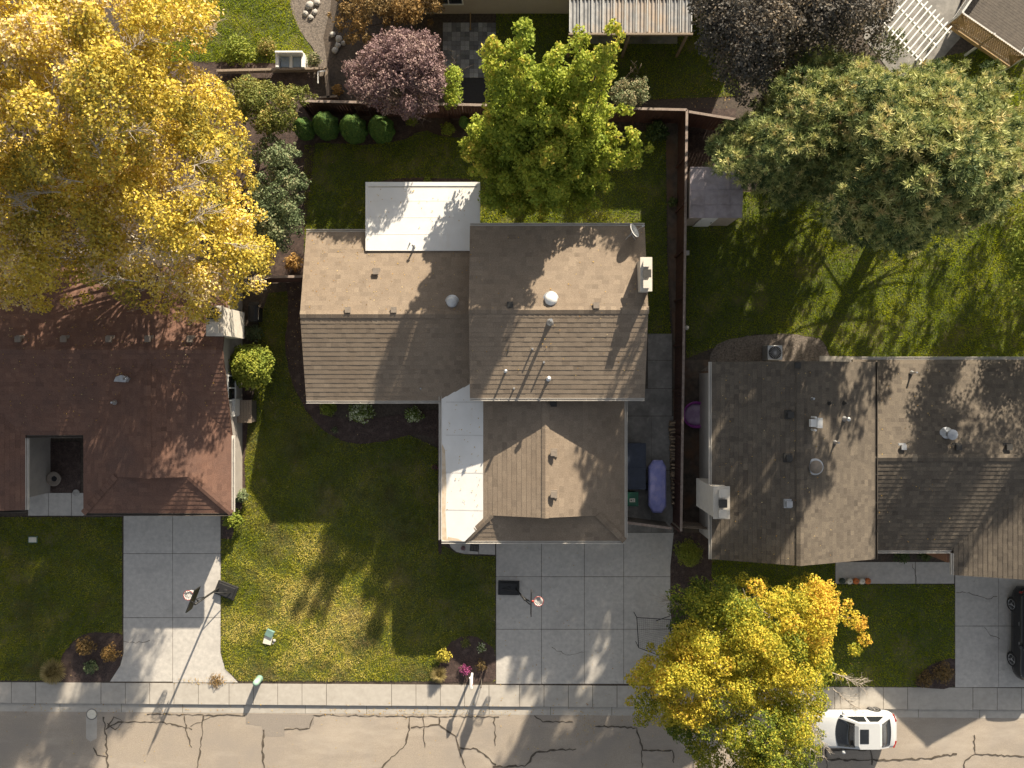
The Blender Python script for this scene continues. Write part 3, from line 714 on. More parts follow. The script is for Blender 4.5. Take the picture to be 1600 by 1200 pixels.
# ------------------------------------------------------------------ centre house
ch=thing('house','tan shingled split-level house with white flat patio roof in the middle of the photo','house',(0,0,0))
wl=MB()
gable_wall(wl,-9.5,-1.6,-.35,6.95,2.6,3.45,3.28,'x')
gable_wall(wl,-1.5,5.75,-.25,6.95,4.08,4.85,3.34,'x')
wl.box(-2.9,5.0,-7.1,-.3,-.05,2.52)
wl.extrude([(-.75,-6.12,2.6),(3.9,-6.12,2.6),(3.9,-6.12,2.95),(1.57,-6.12,3.52),(-.75,-6.12,2.98)],(0,.2,0))
wl.build('wall',M['siding'],ch)
tan=M['tan_shingle']
S=newS()                                                     # low west wing
z0=2.6; sl=.25; yr=3.28; yf=-.81; yb=7.37; x0=-9.97
shingle_plane(S,[(x0,yf),(-1.4,yf),(-1.4,yr),(x0,yr)],(x0,yf),(0,1),z0,sl)
shingle_plane(S,[(x0,yb),(x0,yr),(-1.4,yr),(-1.4,yb)],(x0,yb),(0,-1),z0,sl)
ridge_cap(S,(x0,yr,z0+sl*4.09),(-1.7,yr,z0+sl*4.09)); roof_done(S,'roof',tan,ch)
S=newS()                                                     # taller east wing
z1=4.1; s1=.22; yr1=3.34; yf1=-.65; yb1=7.33
shingle_plane(S,[(-1.95,yf1),(6.15,yf1),(6.15,yr1),(-1.95,yr1)],(0,yf1),(0,1),z1,s1)
shingle_plane(S,[(-1.95,yb1),(-1.95,yr1),(6.15,yr1),(6.15,yb1)],(0,yb1),(0,-1),z1,s1)
ridge_cap(S,(-1.95,yr1,z1+s1*3.99),(6.15,yr1,z1+s1*3.99)); roof_done(S,'roof',tan,ch)
S=newS()                                                     # garage with a dutch gable
zg=3.62
shingle_plane(S,[(-1.385,.2),(-1.385,-6.665),(-1.02,-6.3),(1.57,-6.3),(1.57,.2)],(-2.31,0),(1,0),2.65,.25,dv=.23,wid=(.25,.4))
shingle_plane(S,[(5.45,.2),(1.57,.2),(1.57,-6.3),(4.16,-6.3),(5.45,-7.59)],(5.45,0),(-1,0),2.65,.25,dv=.23,wid=(.25,.4))
shingle_plane(S,[(-2.31,-7.59),(5.45,-7.59),(4.05,-6.19),(-.91,-6.19)],(0,-7.59),(0,1),2.65,.245)
ridge_cap(S,(1.57,-6.32,zg),(1.57,.1,zg)); ridge_cap(S,(-2.31,-7.59,2.65),(-1.0,-6.28,2.98),.15,.045,.02); ridge_cap(S,(5.45,-7.59,2.65),(4.14,-6.28,2.98),.15,.045,.02)
roof_done(S,'roof',tan,ch)
mb=MB()                                                      # white membrane along the garage
m0,ms=2.62,.128; zf=lambda x:m0+ms*(x+3.41)
pl=[(-3.41,-7.59),(-2.28,-7.59),(-1.385,-6.69),(-1.385,.25),(-3.41,.25)]
mb.add([(x,y,zf(x)+.01) for x,y in pl]+[(x,y,zf(x)-.15) for x,y in pl],[(0,1,2,3,4),(9,8,7,6,5)]+[(5+i,5+(i+1)%5,(i+1)%5,i) for i in range(5)])
mb.build('flat_roof',M['membrane'],ch)
for yy in (-6.1,-4.3,-2.5,-.9):
    mb=MB()
    xa=-3.2; xb=-1.4 if yy>-6.6 else -2.3
    mb.add([(xa,yy,zf(xa)+.0165),(xb,yy,zf(xb)+.0165),(xb,yy+.05,zf(xb)+.0165),(xa,yy+.05,zf(xa)+.0165)],[(0,1,2,3)]); mb.build('seam',M['membrane_seam'],ch)
mb=MB()
for poly in ([(-3.39,-7.57),(-3.15,-7.57),(-3.22,-6.2),(-3.17,-4.9),(-3.24,-3.2),(-3.39,-2.9)],[(-3.15,-7.57),(-2.4,-7.57),(-2.6,-7.47),(-3.1,-7.40)]):
    mb.add([(x,y,zf(x)+.014) for x,y in poly],[tuple(range(len(poly)))])
for pp in ((-2.9,-3.1),(-2.85,-5.0)): mb.add([(pp[0]+a,pp[1]+b,zf(pp[0]+a)+.0135) for a,b in ((0,0),(.015,0),(.015,.02),(0,.02))],[(0,1,2,3)])
mb.build('stain',M['membrane_stain'],ch)
mb=MB(); pr=[P(573,286,2.9),P(749,286,2.9)]                    # white patio cover at the back
px0,px1=-7.0,-1.56; py1=9.66; py0=6.40
mb.box(px0,px1,py0,py1,2.80,2.93); mb.box(px0-.03,px1+.03,py1-.16,py1+.03,2.82,2.958); mb.box(px0-.03,px0+.1,py0,py1-.16,2.82,2.95); mb.box(px1-.12,px1+.03,7.4,py1-.16,2.82,2.952)
for yy in (7.2,8.0,8.8): mb.box(px0+.1,px1-.12,yy-.012,yy+.012,2.9,2.936)
mb.build('patio_roof',M['membrane'],ch)
mb=MB(); mb.box(px0+.1,px1-.12,py1-.24,py1-.17,2.9,2.937); mb.build('stain',M['gutter'],ch)
for xx in (px0+.2,(px0+px1)/2,px1-.2):
    mb=MB(); mb.box(xx-.06,xx+.06,py1-.2,py1-.08,0,2.8); mb.build('patio_post',M['white_paint'],ch)
gutter(ch,(x0,yf),(-3.4,yf),2.57); gutter(ch,(-1.95,yf1),(6.15,yf1),4.07); gutter(ch,(-3.41,-7.59),(5.45,-7.59),2.62)
gutter(ch,(5.45,-7.5),(5.45,-.2),2.62); gutter(ch,(-3.41,-.6),(-3.41,-7.55),2.60); gutter(ch,(6.15,yb1),(-1.95,yb1),4.07)
gutter(ch,(px0-.1,yb),(x0,yb),2.57)
for a in [(587,424,3.1),(543,484,3.5),(615,484,3.5)]: box_vent(ch,*a)
box_vent(ch,932,477,4.85); box_vent(ch,797,476,4.83,M['vent_dark'])
box_vent(ch,865,708,3.55); box_vent(ch,865,773,3.55); box_vent(ch,864,629,3.55,M['vent_dark'])
dome(ch,706,471,3.44,.27,M['dome']); dome(ch,861,467,4.83,.29,M['white_paint'])
pipe(ch,657,607,2.68,.25,.035); pipe(ch,861,500,4.9,.9,.07); pipe(ch,832,545,4.55,.25,.04); pipe(ch,790,580,4.32,.35,.045,cap=True); pipe(ch,850,566,4.42,.3,.04)
pipe(ch,857,592,4.28,.3,.06,cap=True); pipe(ch,803,607,4.16,.25,.035); pipe(ch,848,624,3.5,.2,.05,M['white_paint']); pipe(ch,794,548,4.5,.12,.04,M['vent_dark'])
pipe(ch,646,384,2.93,.25,.04,M['metal'],cap=True); pipe(ch,640,379,2.93,.12,.02)
chimney(ch,5.72,6.15,4.15,5.56,2.4,5.55,3,M['chim'])
garage_door(ch,-.2,4.6,-7.1,2.1)
mb=MB(); mb.box(-2.2,-1.25,-7.15,-7.1,.05,2.1); d=mb.build('front_door',M['brick'],ch); mb=MB(); mb.lathe((-1.35,-7.18,1.0),[(.01,-.03),(.03,0),(.01,.03)],8); mb.build('handle',M['chrome'],d)
for wx in (-8.2,-5.2): window(ch,(wx,-.35,1.5),1.5,1.1,'x',-1)
window(ch,(5.75,1.6,3.2),1.2,.9,'y',1); window(ch,(3.6,6.95,3.2),1.5,.9,'x',1); window(ch,(.8,6.95,3.2),1.5,.9,'x',1)

# ------------------------------------------------------------------ left house (red-brown shingles)
lh=thing('house','reddish brown shingled house with a courtyard notch at the left edge','house',(-19,0,0))
lz,ls=2.6,.27; rs=M['red_shingle']
wl=MB(); gable_wall(wl,-40,-14.05,-2.0,5.2,2.55,3.56,1.6,'x'); wl.box(-20.3,-14.05,-5.8,-2.0,-.05,2.5); wl.box(-31,-24.05,-5.65,-2.0,-.05,2.5)
wl.extrude([(-18.7,-4.3,2.9),(-15.6,-4.3,2.9),(-15.6,-4.3,3.03),(-17.18,-4.3,3.47),(-18.7,-4.3,3.03)],(0,.2,0)); wl.build('wall',M['red_siding'],lh)
S=newS(); yr=1.6; zr=lz+ls*4.08
# main slopes, the front one cut by the wing's valleys
vx=-17.18; wz=lz+ls*3.6; yv=-2.48+3.6
shingle_plane(S,[(-40,5.68),(-40,yr),(-13.6,yr),(-13.6,5.68)],(0,5.68),(0,-1),lz,ls,wid=(.2,.4))
shingle_plane(S,[(-13.6,-2.48),(-13.6,yr),(-40,yr),(-40,-2.48),(-31.6,-2.48),(-27.6,1.52),(-23.57,-2.48),(-20.77,-2.48),(vx,yv),(-13.58,-2.48)],(0,-2.48),(0,1),lz,ls,wid=(.2,.4),lip=.014)
ridge_cap(S,(-13.6,yr,zr),(-40,yr,zr)); roof_done(S,'roof',rs,lh)
S=newS()
shingle_plane(S,[(-13.58,-6.26),(-13.58,-2.48),(vx,yv),(vx,-4.44),(-15.4,-4.44)],(-13.58,0),(-1,0),lz,ls,wid=(.2,.4))
shingle_plane(S,[(-20.77,-6.26),(-18.95,-4.44),(vx,-4.44),(vx,yv),(-20.77,-2.48)],(-20.77,0),(1,0),lz,ls,wid=(.2,.4))
shingle_plane(S,[(-20.77,-6.26),(-13.58,-6.26),(-15.52,-4.32),(-18.83,-4.32)],(0,-6.26),(0,1),lz,ls,wid=(.2,.4),lip=.014)
ridge_cap(S,(vx,-4.46,wz),(vx,yv,wz)); ridge_cap(S,(-13.58,-6.26,lz),(-15.4,-4.44,lz+.49),.15,.045,.02); ridge_cap(S,(-20.77,-6.26,lz),(-18.95,-4.44,lz+.49),.15,.045,.02)
roof_done(S,'roof',rs,lh)
S=newS()
shingle_plane(S,[(-23.57,-6.1),(-23.57,-2.48),(-27.6,1.52),(-27.6,-6.1)],(-23.57,0),(-1,0),lz,ls,wid=(.2,.4))
shingle_plane(S,[(-31.6,-6.1),(-27.6,-6.1),(-27.6,1.52),(-31.6,-2.48)],(-31.6,0),(1,0),lz,ls,wid=(.2,.4))
ridge_cap(S,(-27.6,-6.1,lz+ls*4.02),(-27.6,1.5,lz+ls*4.02)); roof_done(S,'roof',rs,lh)
gutter(lh,(-20.77,-6.26),(-13.58,-6.26),2.57,M['dark_trim']); gutter(lh,(-13.58,-6.2),(-13.58,-2.5),2.57); gutter(lh,(-23.57,-2.5),(-20.8,-2.48),2.57,M['dark_trim'])
gutter(lh,(-23.57,-6.1),(-23.57,-2.6),2.57); gutter(lh,(-31.6,-6.1),(-23.57,-6.1),2.57,M['dark_trim'])
for px_ in (27,98,169,230,296): box_vent(lh,px_,530,3.55,M['vent'])
box_vent(lh,249,669,3.1,M['metal'],.2,.16); pipe(lh,190,592,3.5,.3,.06); pipe(lh,174,629,3.3,.2,.05)
mb=MB(); c=P3(190,592,3.52); mb.prism([(c.x-.35,c.y-.12),(c.x+.2,c.y-.16),(c.x+.35,c.y+.05),(c.x,c.y+.18),(c.x-.25,c.y+.1)],3.3,3.57); mb.build('flashing',M['metal'],lh)
chimney(lh,-14.0,-13.3,2.25,3.55,1.75,4.35,2,M['chim'])
garage_door(lh,-19.6,-14.9,-5.8,2.1); window(lh,(-14.05,-.2,1.5),1.3,1.0,'y',1)
# ------------------------------------------------------------------ right house (grey-brown shingles)
rh=thing('house','dark grey-brown shingled house with a tall cross gable on the right','house',(16,-4,0))
gs=M['grey_shingle']
wl=MB(); gable_wall(wl,9.75,16.5,-7.7,.55,3.88,4.95,12.95,'y'); gable_wall(wl,16.45,34,-7.55,.7,2.55,3.7,-3.44,'x'); gable_wall(wl,21.85,29.7,-8.75,-3.5,2.6,3.78,25.8,'y')
wl.build('wall',M['grey_siding'],rh)
S=newS(); ze=3.9; xl,xr_,xm=9.31,16.92,12.95; zr=5.12; ya,yb2=-8.17,1.03
sa=(zr-ze)/(xm-xl); sb=(zr-ze)/(xr_-xm)
shingle_plane(S,[(xl,ya),(xm,ya),(xm,yb2),(xl,yb2)],(xl,0),(1,0),ze,sa,dv=.19,wid=(.15,.3),lip=.010)
shingle_plane(S,[(xr_,ya),(xr_,yb2),(xm,yb2),(xm,ya)],(xr_,0),(-1,0),ze,sb,dv=.19,wid=(.15,.3),lip=.010)
ridge_cap(S,(xm,ya,zr),(xm,yb2,zr)); roof_done(S,'roof',gs,rh)
S=newS(); yr=-3.44; zr2=2.6+.27*4.63
shingle_plane(S,[(16.5,-8.07),(21.4,-8.07),(34.5,-8.07),(34.5,yr),(16.5,yr)],(0,-8.07),(0,1),2.6,.27,dv=.20,wid=(.15,.3),lip=.013)
shingle_plane(S,[(16.5,1.19),(16.5,yr),(34.5,yr),(34.5,1.19)],(0,1.19),(0,-1),2.6,.27,dv=.20,wid=(.15,.3),lip=.012)
ridge_cap(S,(16.5,yr,zr2),(34.5,yr,zr2)); roof_done(S,'roof',gs,rh)
S=newS()
shingle_plane(S,[(21.37,-9.25),(25.8,-9.25),(25.8,-3.3),(21.37,-7.6)],(21.37,0),(1,0),2.65,.28,dv=.2,wid=(.15,.3),lip=.012)
shingle_plane(S,[(30.2,-9.25),(30.2,-7.6),(25.8,-3.3),(25.8,-9.25)],(30.2,0),(-1,0),2.65,.28,dv=.2,wid=(.15,.3),lip=.012)
ridge_cap(S,(25.8,-9.25,3.89),(25.8,-3.4,3.89)); roof_done(S,'roof',gs,rh)
gutter(rh,(xl,yb2),(xl,ya),3.87); gutter(rh,(16.95,-8.07),(21.3,-8.07),2.57); gutter(rh,(21.37,-8.2),(21.37,-9.25),2.62); gutter(rh,(34.5,1.19),(16.95,1.19),2.57); gutter(rh,(xr_,ya),(xr_,yb2),3.87,M['dark_trim'])
for a in [(1236,648,5.0),(1234,716,5.0),(1247,571,5.0)]: box_vent(rh,*a,M['vent_dark'])
box_vent(rh,1234,788,5.0,M['metal']); box_vent(rh,1413,699,3.7,M['metal'],.24); box_vent(rh,1499,699,3.7,M['vent_dark']); box_vent(rh,1578,699,3.7,M['vent_dark'])
pipe(rh,1272,623,4.9,.3,.05); pipe(rh,1433,582,2.9,.4,.04); pipe(rh,1311,692,4.65,.35,.04); pipe(rh,1325,655,4.5,.3,.05,cap=True); pipe(rh,1324,630,4.5,.25,.04,M['vent_dark'])
pipe(rh,1487,679,3.6,.35,.13,M['metal'],cap=True); pipe(rh,1300,630,4.75,.2,.04,M['vent_dark'])
dome(rh,1276,730,4.93,.30,M['mat_grey'] if 0 else M['vent'])
mb=MB(); c=P3(1274,660,5.35); mb.box(c.x-.2,c.x+.12,c.y-.2,c.y+.14,5.15,5.35); mb.box(c.x+.08,c.x+.3,c.y-.25,c.y+.2,5.2,5.42); mb.lathe((c.x,c.y+.22,4.8),[(.05,0),(.05,.62)],8); mb.lathe((c.x,c.y-.35,4.8),[(.05,0),(.05,.6)],8); mb.build('roof_vent',M['white_paint'],rh)
chimney(rh,9.15,9.80,-6.05,-4.68,1.75,4.85,3,M['chim'])
garage_door(rh,23.2,28.5,-8.75,2.1); window(rh,(19,-7.55,1.4),1.8,1.1,'x',-1); window(rh,(18.5,.7,1.4),1.6,1.1,'x',1)
mb=MB(); mb.box(21.2,21.85,-8.7,-7.6,-.02,2.4); mb.build('brick_pier',M['brick'],rh)

# ------------------------------------------------------------------ fences
def fence(name,label,a,b,h=1.8,m=None,cap=True,group='wooden yard fences',posts=2.4):
    a=Vector(a).to_3d();b=Vector(b).to_3d(); d=(b-a); L_=d.length; d.normalize(); s=Vector((-d.y,d.x,0))
    root=thing(name,label,'fence',a,group); m=m or M['fence_red']
    mb=MB(); n=int(L_/.15)
    for i in range(n):
        p=a+d*(i+.5)*L_/n; hh=h+rnd.uniform(-.015,.01); mb.add([(p+d*sx*.068*(L_/n/.15)+s*sy*.012+Vector((0,0,z))) for z in (.03,hh) for sx,sy in ((-1,-1),(1,-1),(1,1),(-1,1))],[(3,2,1,0),(4,5,6,7),(0,1,5,4),(1,2,6,5),(2,3,7,6),(3,0,4,7)])
    mb.build('panel',m,root)
    mb=MB()
    for z in (.35,h-.3): mb.bar(a+s*.035+Vector((0,0,z)),b+s*.035+Vector((0,0,z)),.04,.09)
    mb.build('rail',m,root)
    if cap: MB().bar(a+Vector((0,0,h+.035)),b+Vector((0,0,h+.035)),.12,.035).build('cap',M['fence_cap'],root)
    k=max(1,round(L_/posts))
    for i in range(k+1):
        p=a+d*(L_*i/k)-s*.07; mb=MB(); mb.box(p.x-.045,p.x+.045,p.y-.045,p.y+.045,-.05,h-.02); mb.build('post',m,root)
    return root
g=lambda px,py,z=1.8: P(px,py,z)
fence('back_fence','long red-brown board fence behind the clipped shrubs at the back of the yard',g(470,158),g(1073,172))
fence('side_fence','red-brown board fence with pale cap running between the middle and right houses',g(1073,172),g(1064,830))
fence('short_fence','short red-brown fence run reaching toward the shed behind the pines',g(1076,175),g(1150,187))
fence('cross_fence','red-brown fence panel between red-roofed house and tan house beside leaf litter',g(405,433),g(478,432))
fence('gate_fence','dark board gate fence closing the side pad beside the garage',g(979,817),g(1050,826),1.7,M['dark_trim'],True)
fence('stub_fence','short weathered fence joining side yard fence to the grey house',g(1064,825),g(1112,828),1.7,M['timber'],False)
# raised garden surround top left
gd=thing('garden_edging','weathered timber garden edging with a white trellis corner below the outdoor loveseat','garden edging',P3(430,112))
mb=MB(); mb.bar(P3(340,112,.3),P3(512,108,.3),.12,.3); mb.bar(P3(510,108,.3),P3(514,155,.3),.16,.3); mb.bar(P3(470,156,.3),P3(528,152,.3),.10,.3); mb.build('edging',M['timber'],gd)
mb=MB(); mb.bar(P3(497,112,.8),P3(508,111,.8),.05); mb.bar(P3(497,112,.8),P3(497,130,.8),.05); mb.bar(P3(497,112,0),P3(497,112,.8),.05); mb.bar(P3(497,130,0),P3(497,130,.8),.05); mb.bar(P3(508,111,0),P3(508,111,.8),.05); mb.build('trellis',M['white_paint'],gd)
# ------------------------------------------------------------------ trees
P_=lambda *a:list(a)
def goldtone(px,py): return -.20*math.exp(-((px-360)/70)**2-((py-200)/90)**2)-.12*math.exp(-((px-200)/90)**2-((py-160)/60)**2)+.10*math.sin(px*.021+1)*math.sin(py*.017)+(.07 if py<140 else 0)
A=[(-160,-130),(320,-60),(333,20),(330,48),(312,75),(300,100),(322,130),(300,190),(262,262),(200,300),(120,325),(0,320),(-160,330)]
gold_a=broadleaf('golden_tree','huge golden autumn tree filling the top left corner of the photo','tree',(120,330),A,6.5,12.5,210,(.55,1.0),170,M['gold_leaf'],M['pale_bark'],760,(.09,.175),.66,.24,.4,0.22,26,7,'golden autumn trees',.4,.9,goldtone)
B=[(262,130),(345,115),(372,170),(392,235),(402,300),(418,360),(430,405),(416,440),(382,462),(350,488),(312,502),(270,498),(190,478),(130,470),(60,482),(-20,476),(-160,470),(-160,250),(100,230),(220,180)]
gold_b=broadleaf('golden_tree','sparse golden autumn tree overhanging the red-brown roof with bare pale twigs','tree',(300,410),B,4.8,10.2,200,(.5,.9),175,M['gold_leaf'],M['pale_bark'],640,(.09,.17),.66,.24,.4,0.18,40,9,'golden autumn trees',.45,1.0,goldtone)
C_=[(1042,935),(1062,906),(1110,908),(1150,893),(1186,904),(1212,918),(1240,912),(1270,895),(1300,912),(1322,935),(1342,957),(1362,985),(1342,1015),(1310,1022),(1318,1050),(1322,1085),(1300,1108),(1276,1115),(1285,1150),(1275,1200),(1262,1260),(1120,1260),(1095,1195),(1060,1160),(1035,1132),(992,1124),(975,1098),(966,1078),(988,1046),(1012,1012),(1045,990),(1050,965)]
maple=broadleaf('maple_tree','amber and yellow maple overhanging the white car and right driveway edge','tree',(1120,1000),C_,4.2,7.2,230,(.42,.72),95,M['amber_leaf'],M['pale_bark'],1250,(.075,.13),.53,.18,.35,.15,16,5,None,.3,.3,
          lambda x,y:(-.36 if y<985 and x<1150 else 0)+(.24 if x>1265 and y<1010 else 0)+(.13 if x<1110 and 1000<y<1130 else 0)-.30*max(0,min(1,(y-1060)/90))+.12*math.sin(x*.06)*math.sin(y*.07),shell=.6,tw=.02)
def bare_sprays(root,m,runs,w=.03):
    for (x0,y0,za,x1,y1,zb_) in runs:
        mb=MB(); pts=curve(P3(x0,y0,za),P3(x1,y1,zb_),.35,7,.12); mb.tube(pts,[w*(1-i/9) for i in range(8)],5)
        for i in range(1,8):
            for k in range(3):
                d=(pts[i]-pts[i-1]).normalized()+Vector((rnd.uniform(-1,1),rnd.uniform(-1,1),rnd.uniform(-.1,.5)))*.9
                q=curve(pts[i],pts[i]+d.normalized()*rnd.uniform(.25,.75),.4,3); mb.tube(q,[w*.45,w*.35,w*.25,w*.12],4)
                for h in range(2):
                    p=q[rnd.randint(1,2)]; mb.tube([p,p+(d+Vector((rnd.uniform(-1,1),rnd.uniform(-1,1),0))).normalized()*rnd.uniform(.15,.4)],[w*.25,w*.1],4)
        mb.build('bare_branch',m,root,True)
bare_sprays(maple,M['pale_bark'],[(1200,1110,6.4,1232,1185,6.6),(1222,1108,6.8,1275,1180,6.2),(1262,1120,6.2,1288,1165,6.4),(1296,1050,5.6,1342,1070,5.4),(1300,1075,5.4,1338,1105,5.2),(1070,950,5.6,1040,938,5.4)],.024)
bare_sprays(gold_a,M['pale_bark'],[(150,230,12.4,215,205,12.2),(160,260,12,150,215,12.3),(95,300,11,20,310,10.5),(60,30,11.8,30,60,11.5),(250,30,11.3,332,45,9.2),(80,150,12.3,100,95,12.3),(190,100,12.5,230,60,12.2),(130,285,11.6,70,262,11.4)],.026)
bare_sprays(gold_b,M['pale_bark'],[(290,350,10.8,330,328,10.6),(200,398,10.2,240,382,10.3),(330,425,9.2,408,438,7.4),(300,260,10.8,340,245,10.3),(215,440,9.6,150,425,9.3),(60,330,10.8,20,305,10.6),(350,380,9.6,398,392,8.2),(260,300,11,300,290,11)],.024)
broadleaf('plum_tree','round purple-leaved plum tree over the back fence','tree',(640,190),[(532,110),(560,85),(575,60),(610,45),(650,40),(685,55),(695,90),(705,125),(700,150),(680,170),(650,185),(612,185),(580,165),(548,160),(535,135)],3.2,5.0,85,(.35,.6),70,M['plum_leaf'],M['bark'],1000,(.08,.14),.55,.15,.4,.14,30,4,rand=1.0)
broadleaf('smoke_tree','large dusky purple-brown tree at the top right next to the slatted pergola','tree',(1200,160),[(1078,-60),(1405,-60),(1398,15),(1380,60),(1340,85),(1290,90),(1240,110),(1200,150),(1175,170),(1140,140),(1108,110),(1092,70),(1076,30)],5,8,100,(.5,.85),110,M['dusk_leaf'],M['bark'],620,(.10,.17),.5,.18,.4,.22,22,3,rand=.9)
broadleaf('sage_shrub','tall grey-green shrub hugging the back corner of the tan house','large shrub',(440,330),[(392,235),(420,210),(455,215),(470,235),(468,255),(492,275),(478,300),(482,325),(472,350),(476,375),(455,392),(420,395),(395,372),(388,320),(385,270)],2.0,3.6,70,(.3,.55),60,M['sage_leaf'],M['bark'],950,(.09,.14),.55,.18,.4,.1,20,2,rand=.9)
broadleaf('garden_shrub','olive leafy garden shrub between the golden tree and the clipped evergreens','large shrub',(430,190),[(350,125),(390,118),(440,130),(490,138),(498,155),(470,165),(465,200),(440,215),(400,215),(375,190),(352,165)],1.6,3.0,60,(.3,.5),50,M['olive_leaf'],M['bark'],950,(.08,.14),.55,.2,.4,.08,18,2,rand=.9)
broadleaf('tangled_shrub','tangle of brown and green shrubs at the top edge above the plum tree','large shrub',(600,60),[(508,30),(525,-50),(690,-60),(694,20),(670,45),(620,40),(590,55),(560,75),(525,60)],1.5,3.2,60,(.3,.55),60,M['rust_leaf'],M['bark'],900,(.08,.14),.45,.25,.4,.08,18,3,rand=1.0)
broadleaf('green_sapling','small bright green tree squeezed between the plum tree and paver patio','tree',(706,150),[(695,95),(715,98),(725,115),(720,135),(728,155),(712,165),(695,180),(690,150)],2.0,3.2,22,(.22,.36),30,M['lime_leaf'],M['bark'],900,(.08,.14),.5,.15,.5,.05,8,1)
broadleaf('pale_shrub','pale green fine-leaved shrub poking over the back fence right of the lime tree','large shrub',(965,150),[(950,150),(962,125),(985,113),(1010,122),(1020,142),(1012,160),(990,168),(960,168)],1.6,2.6,26,(.25,.4),35,M['sage_leaf'],M['bark'],950,(.08,.13),.8,.1,.4,.05,12,2,rand=1.)
broadleaf('edge_tree','tall green tree at the right edge beside the sunlit back lawn','tree',(1690,290),[(1605,335),(1575,372),(1562,395),(1585,420),(1565,455),(1575,480),(1640,520),(1800,500),(2050,330),(2120,60),(1950,-150),(1800,-110),(1730,60),(1700,200),(1640,290)],2.6,11.0,190,(.5,.9),300,M['bush_leaf'],M['bark'],520,(.10,.17),.45,.2,.4,.2,22,2)
pine('left of two big pines, needles darkened to paint in shade, overhanging the lavender-grey shed',(1240,300),[(1100,235),(1112,205),(1150,185),(1172,165),(1170,125),(1200,128),(1222,85),(1255,75),(1290,62),(1330,78),(1380,95),(1420,140),(1400,220),(1380,290),(1300,330),(1275,345),(1255,312),(1225,340),(1192,322),(1165,300),(1130,290),(1105,270)],1.9,10.0,360,150,.34,.55)  # needle tone set below its neighbour's, painting in shade
pine('right of two big pines, sunlit and broad above the neighbouring back lawn',(1390,330),[(1325,120),(1345,95),(1385,110),(1430,105),(1470,95),(1485,80),(1492,105),(1520,118),(1555,112),(1580,150),(1596,190),(1606,260),(1590,310),(1560,345),(1525,350),(1490,380),(1440,395),(1400,400),(1350,385),(1300,372),(1275,345),(1290,300),(1310,250),(1320,180)],2.4,14.2,470,115,.42)
# lime tree: upright limbs that lean out from one trunk
def lime_tree():
    b=Vector((1.15,10.2,0)); root=thing('lime_tree','bright lime-green tree with long upswept branches behind the tan roof','tree',b)
    tips=[(815,38,10.2),(822,85,9.8),(764,75,10.0),(792,85,9.2),(868,78,9.0),(908,62,9.8),(956,50,10.6),(946,88,10.2),(925,100,9.5),(1000,235,5.4),(984,212,5.8),(955,290,4.4),(925,272,5.2),(870,322,3.9),(805,332,3.8),(765,318,3.7),(726,240,4.6),(738,205,4.9),(772,152,6.8),(868,165,7.6),(900,115,8.0),(830,125,8.8),(785,285,4.8),(850,235,7.0),(905,200,6.9),(962,178,6.0),(745,265,4.2),(830,290,5.0),(950,240,5.6),(885,250,6.4),(800,220,6.6),(765,180,6.2),(845,330,3.6),(915,150,7.2),(985,250,4.8),(880,300,4.6),(855,180,8.2),(735,225,4.4),(930,310,3.8),(860,290,6.5),(880,230,7.6),(905,230,7.2),(860,240,7.8),(835,270,6.6),(890,190,8.2),(930,210,6.6),(820,180,8.2),(845,310,5.6),(900,270,6.2)]
    fk=Vector((1.05,10.4,2.2)); tr=MB(); tr.tube([b,b.lerp(fk,.5),fk],[.26,.22,.2],10); tr.build('trunk',M['bark'],root,True)
    lb=MB(); cl=[]
    for px,py,z in tips:
        e=P3(px,py,z); pts=curve(fk,e,.35,9,.25); lb.tube(pts,[.12*(1-i/9.5)+.008 for i in range(10)],6)
        tn=.42+rnd.uniform(-.12,.16)
        for i in range(3 if z>6 else 2,10):
            p=pts[i]; f=(9-i)/9
            for k in range(4 if z>5.5 else 3):
                r=(.27+.32*f)*rnd.uniform(.7,1.15); sp=.24+.3*f
                cl.append((p.x+rnd.gauss(0,sp*.75),p.y+rnd.gauss(0,sp*.75),p.z+rnd.gauss(.05,sp*.5),r,tn+.22*(i/9)**2+rnd.uniform(-.08,.08)))
    lb.build('limb',M['bark'],root,True)
    pos,nr,tn=clump_leaves(cl,640,.5,.5,.7); leaf_mesh('crown',M['lime_leaf'],root,pos,nr,rng.uniform(.11,.19,len(pos)),tn)
lime_tree()

# clipped evergreens and other shrubs
def thuja(label,px,py,w,h,group):
    c=P3(px,py,h*.55); root=thing('evergreen_shrub',label,'evergreen shrub',(c.x,c.y,0),group)
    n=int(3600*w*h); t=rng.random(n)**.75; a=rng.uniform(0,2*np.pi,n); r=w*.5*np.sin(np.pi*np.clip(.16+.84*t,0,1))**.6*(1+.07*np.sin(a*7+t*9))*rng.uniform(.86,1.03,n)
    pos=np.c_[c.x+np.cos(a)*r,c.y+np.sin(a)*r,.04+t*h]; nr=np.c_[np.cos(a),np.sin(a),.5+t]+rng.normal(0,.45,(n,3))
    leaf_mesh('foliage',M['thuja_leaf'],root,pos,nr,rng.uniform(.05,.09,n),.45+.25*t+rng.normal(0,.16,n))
    MB().tube([(c.x,c.y,0),(c.x,c.y,h*.8)],[.05,.02],7).build('stem',M['bark'],root,True)
G='clipped evergreens along the back fence'
thuja('leftmost large clipped evergreen, half hidden by the olive shrub',474,199,1.0,1.7,G)
thuja('second large clipped evergreen from the left by the back fence',508,194,1.25,1.95,G)
thuja('third large clipped evergreen from the left by the back fence',551,199,1.3,2.0,G)
thuja('large clipped evergreen nearest the plum tree',595,199,1.25,1.9,G)
thuja('small conical evergreen right of the plum tree, left of its pair',725,190,.5,1.0,G)
thuja('small conical evergreen right of the plum tree, right of its pair',755,190,.5,.95,G)
shrub('green_shrub','low bright green plant under the plum tree',"shrub",643,188,.32,.5,M['bush_leaf'],320)
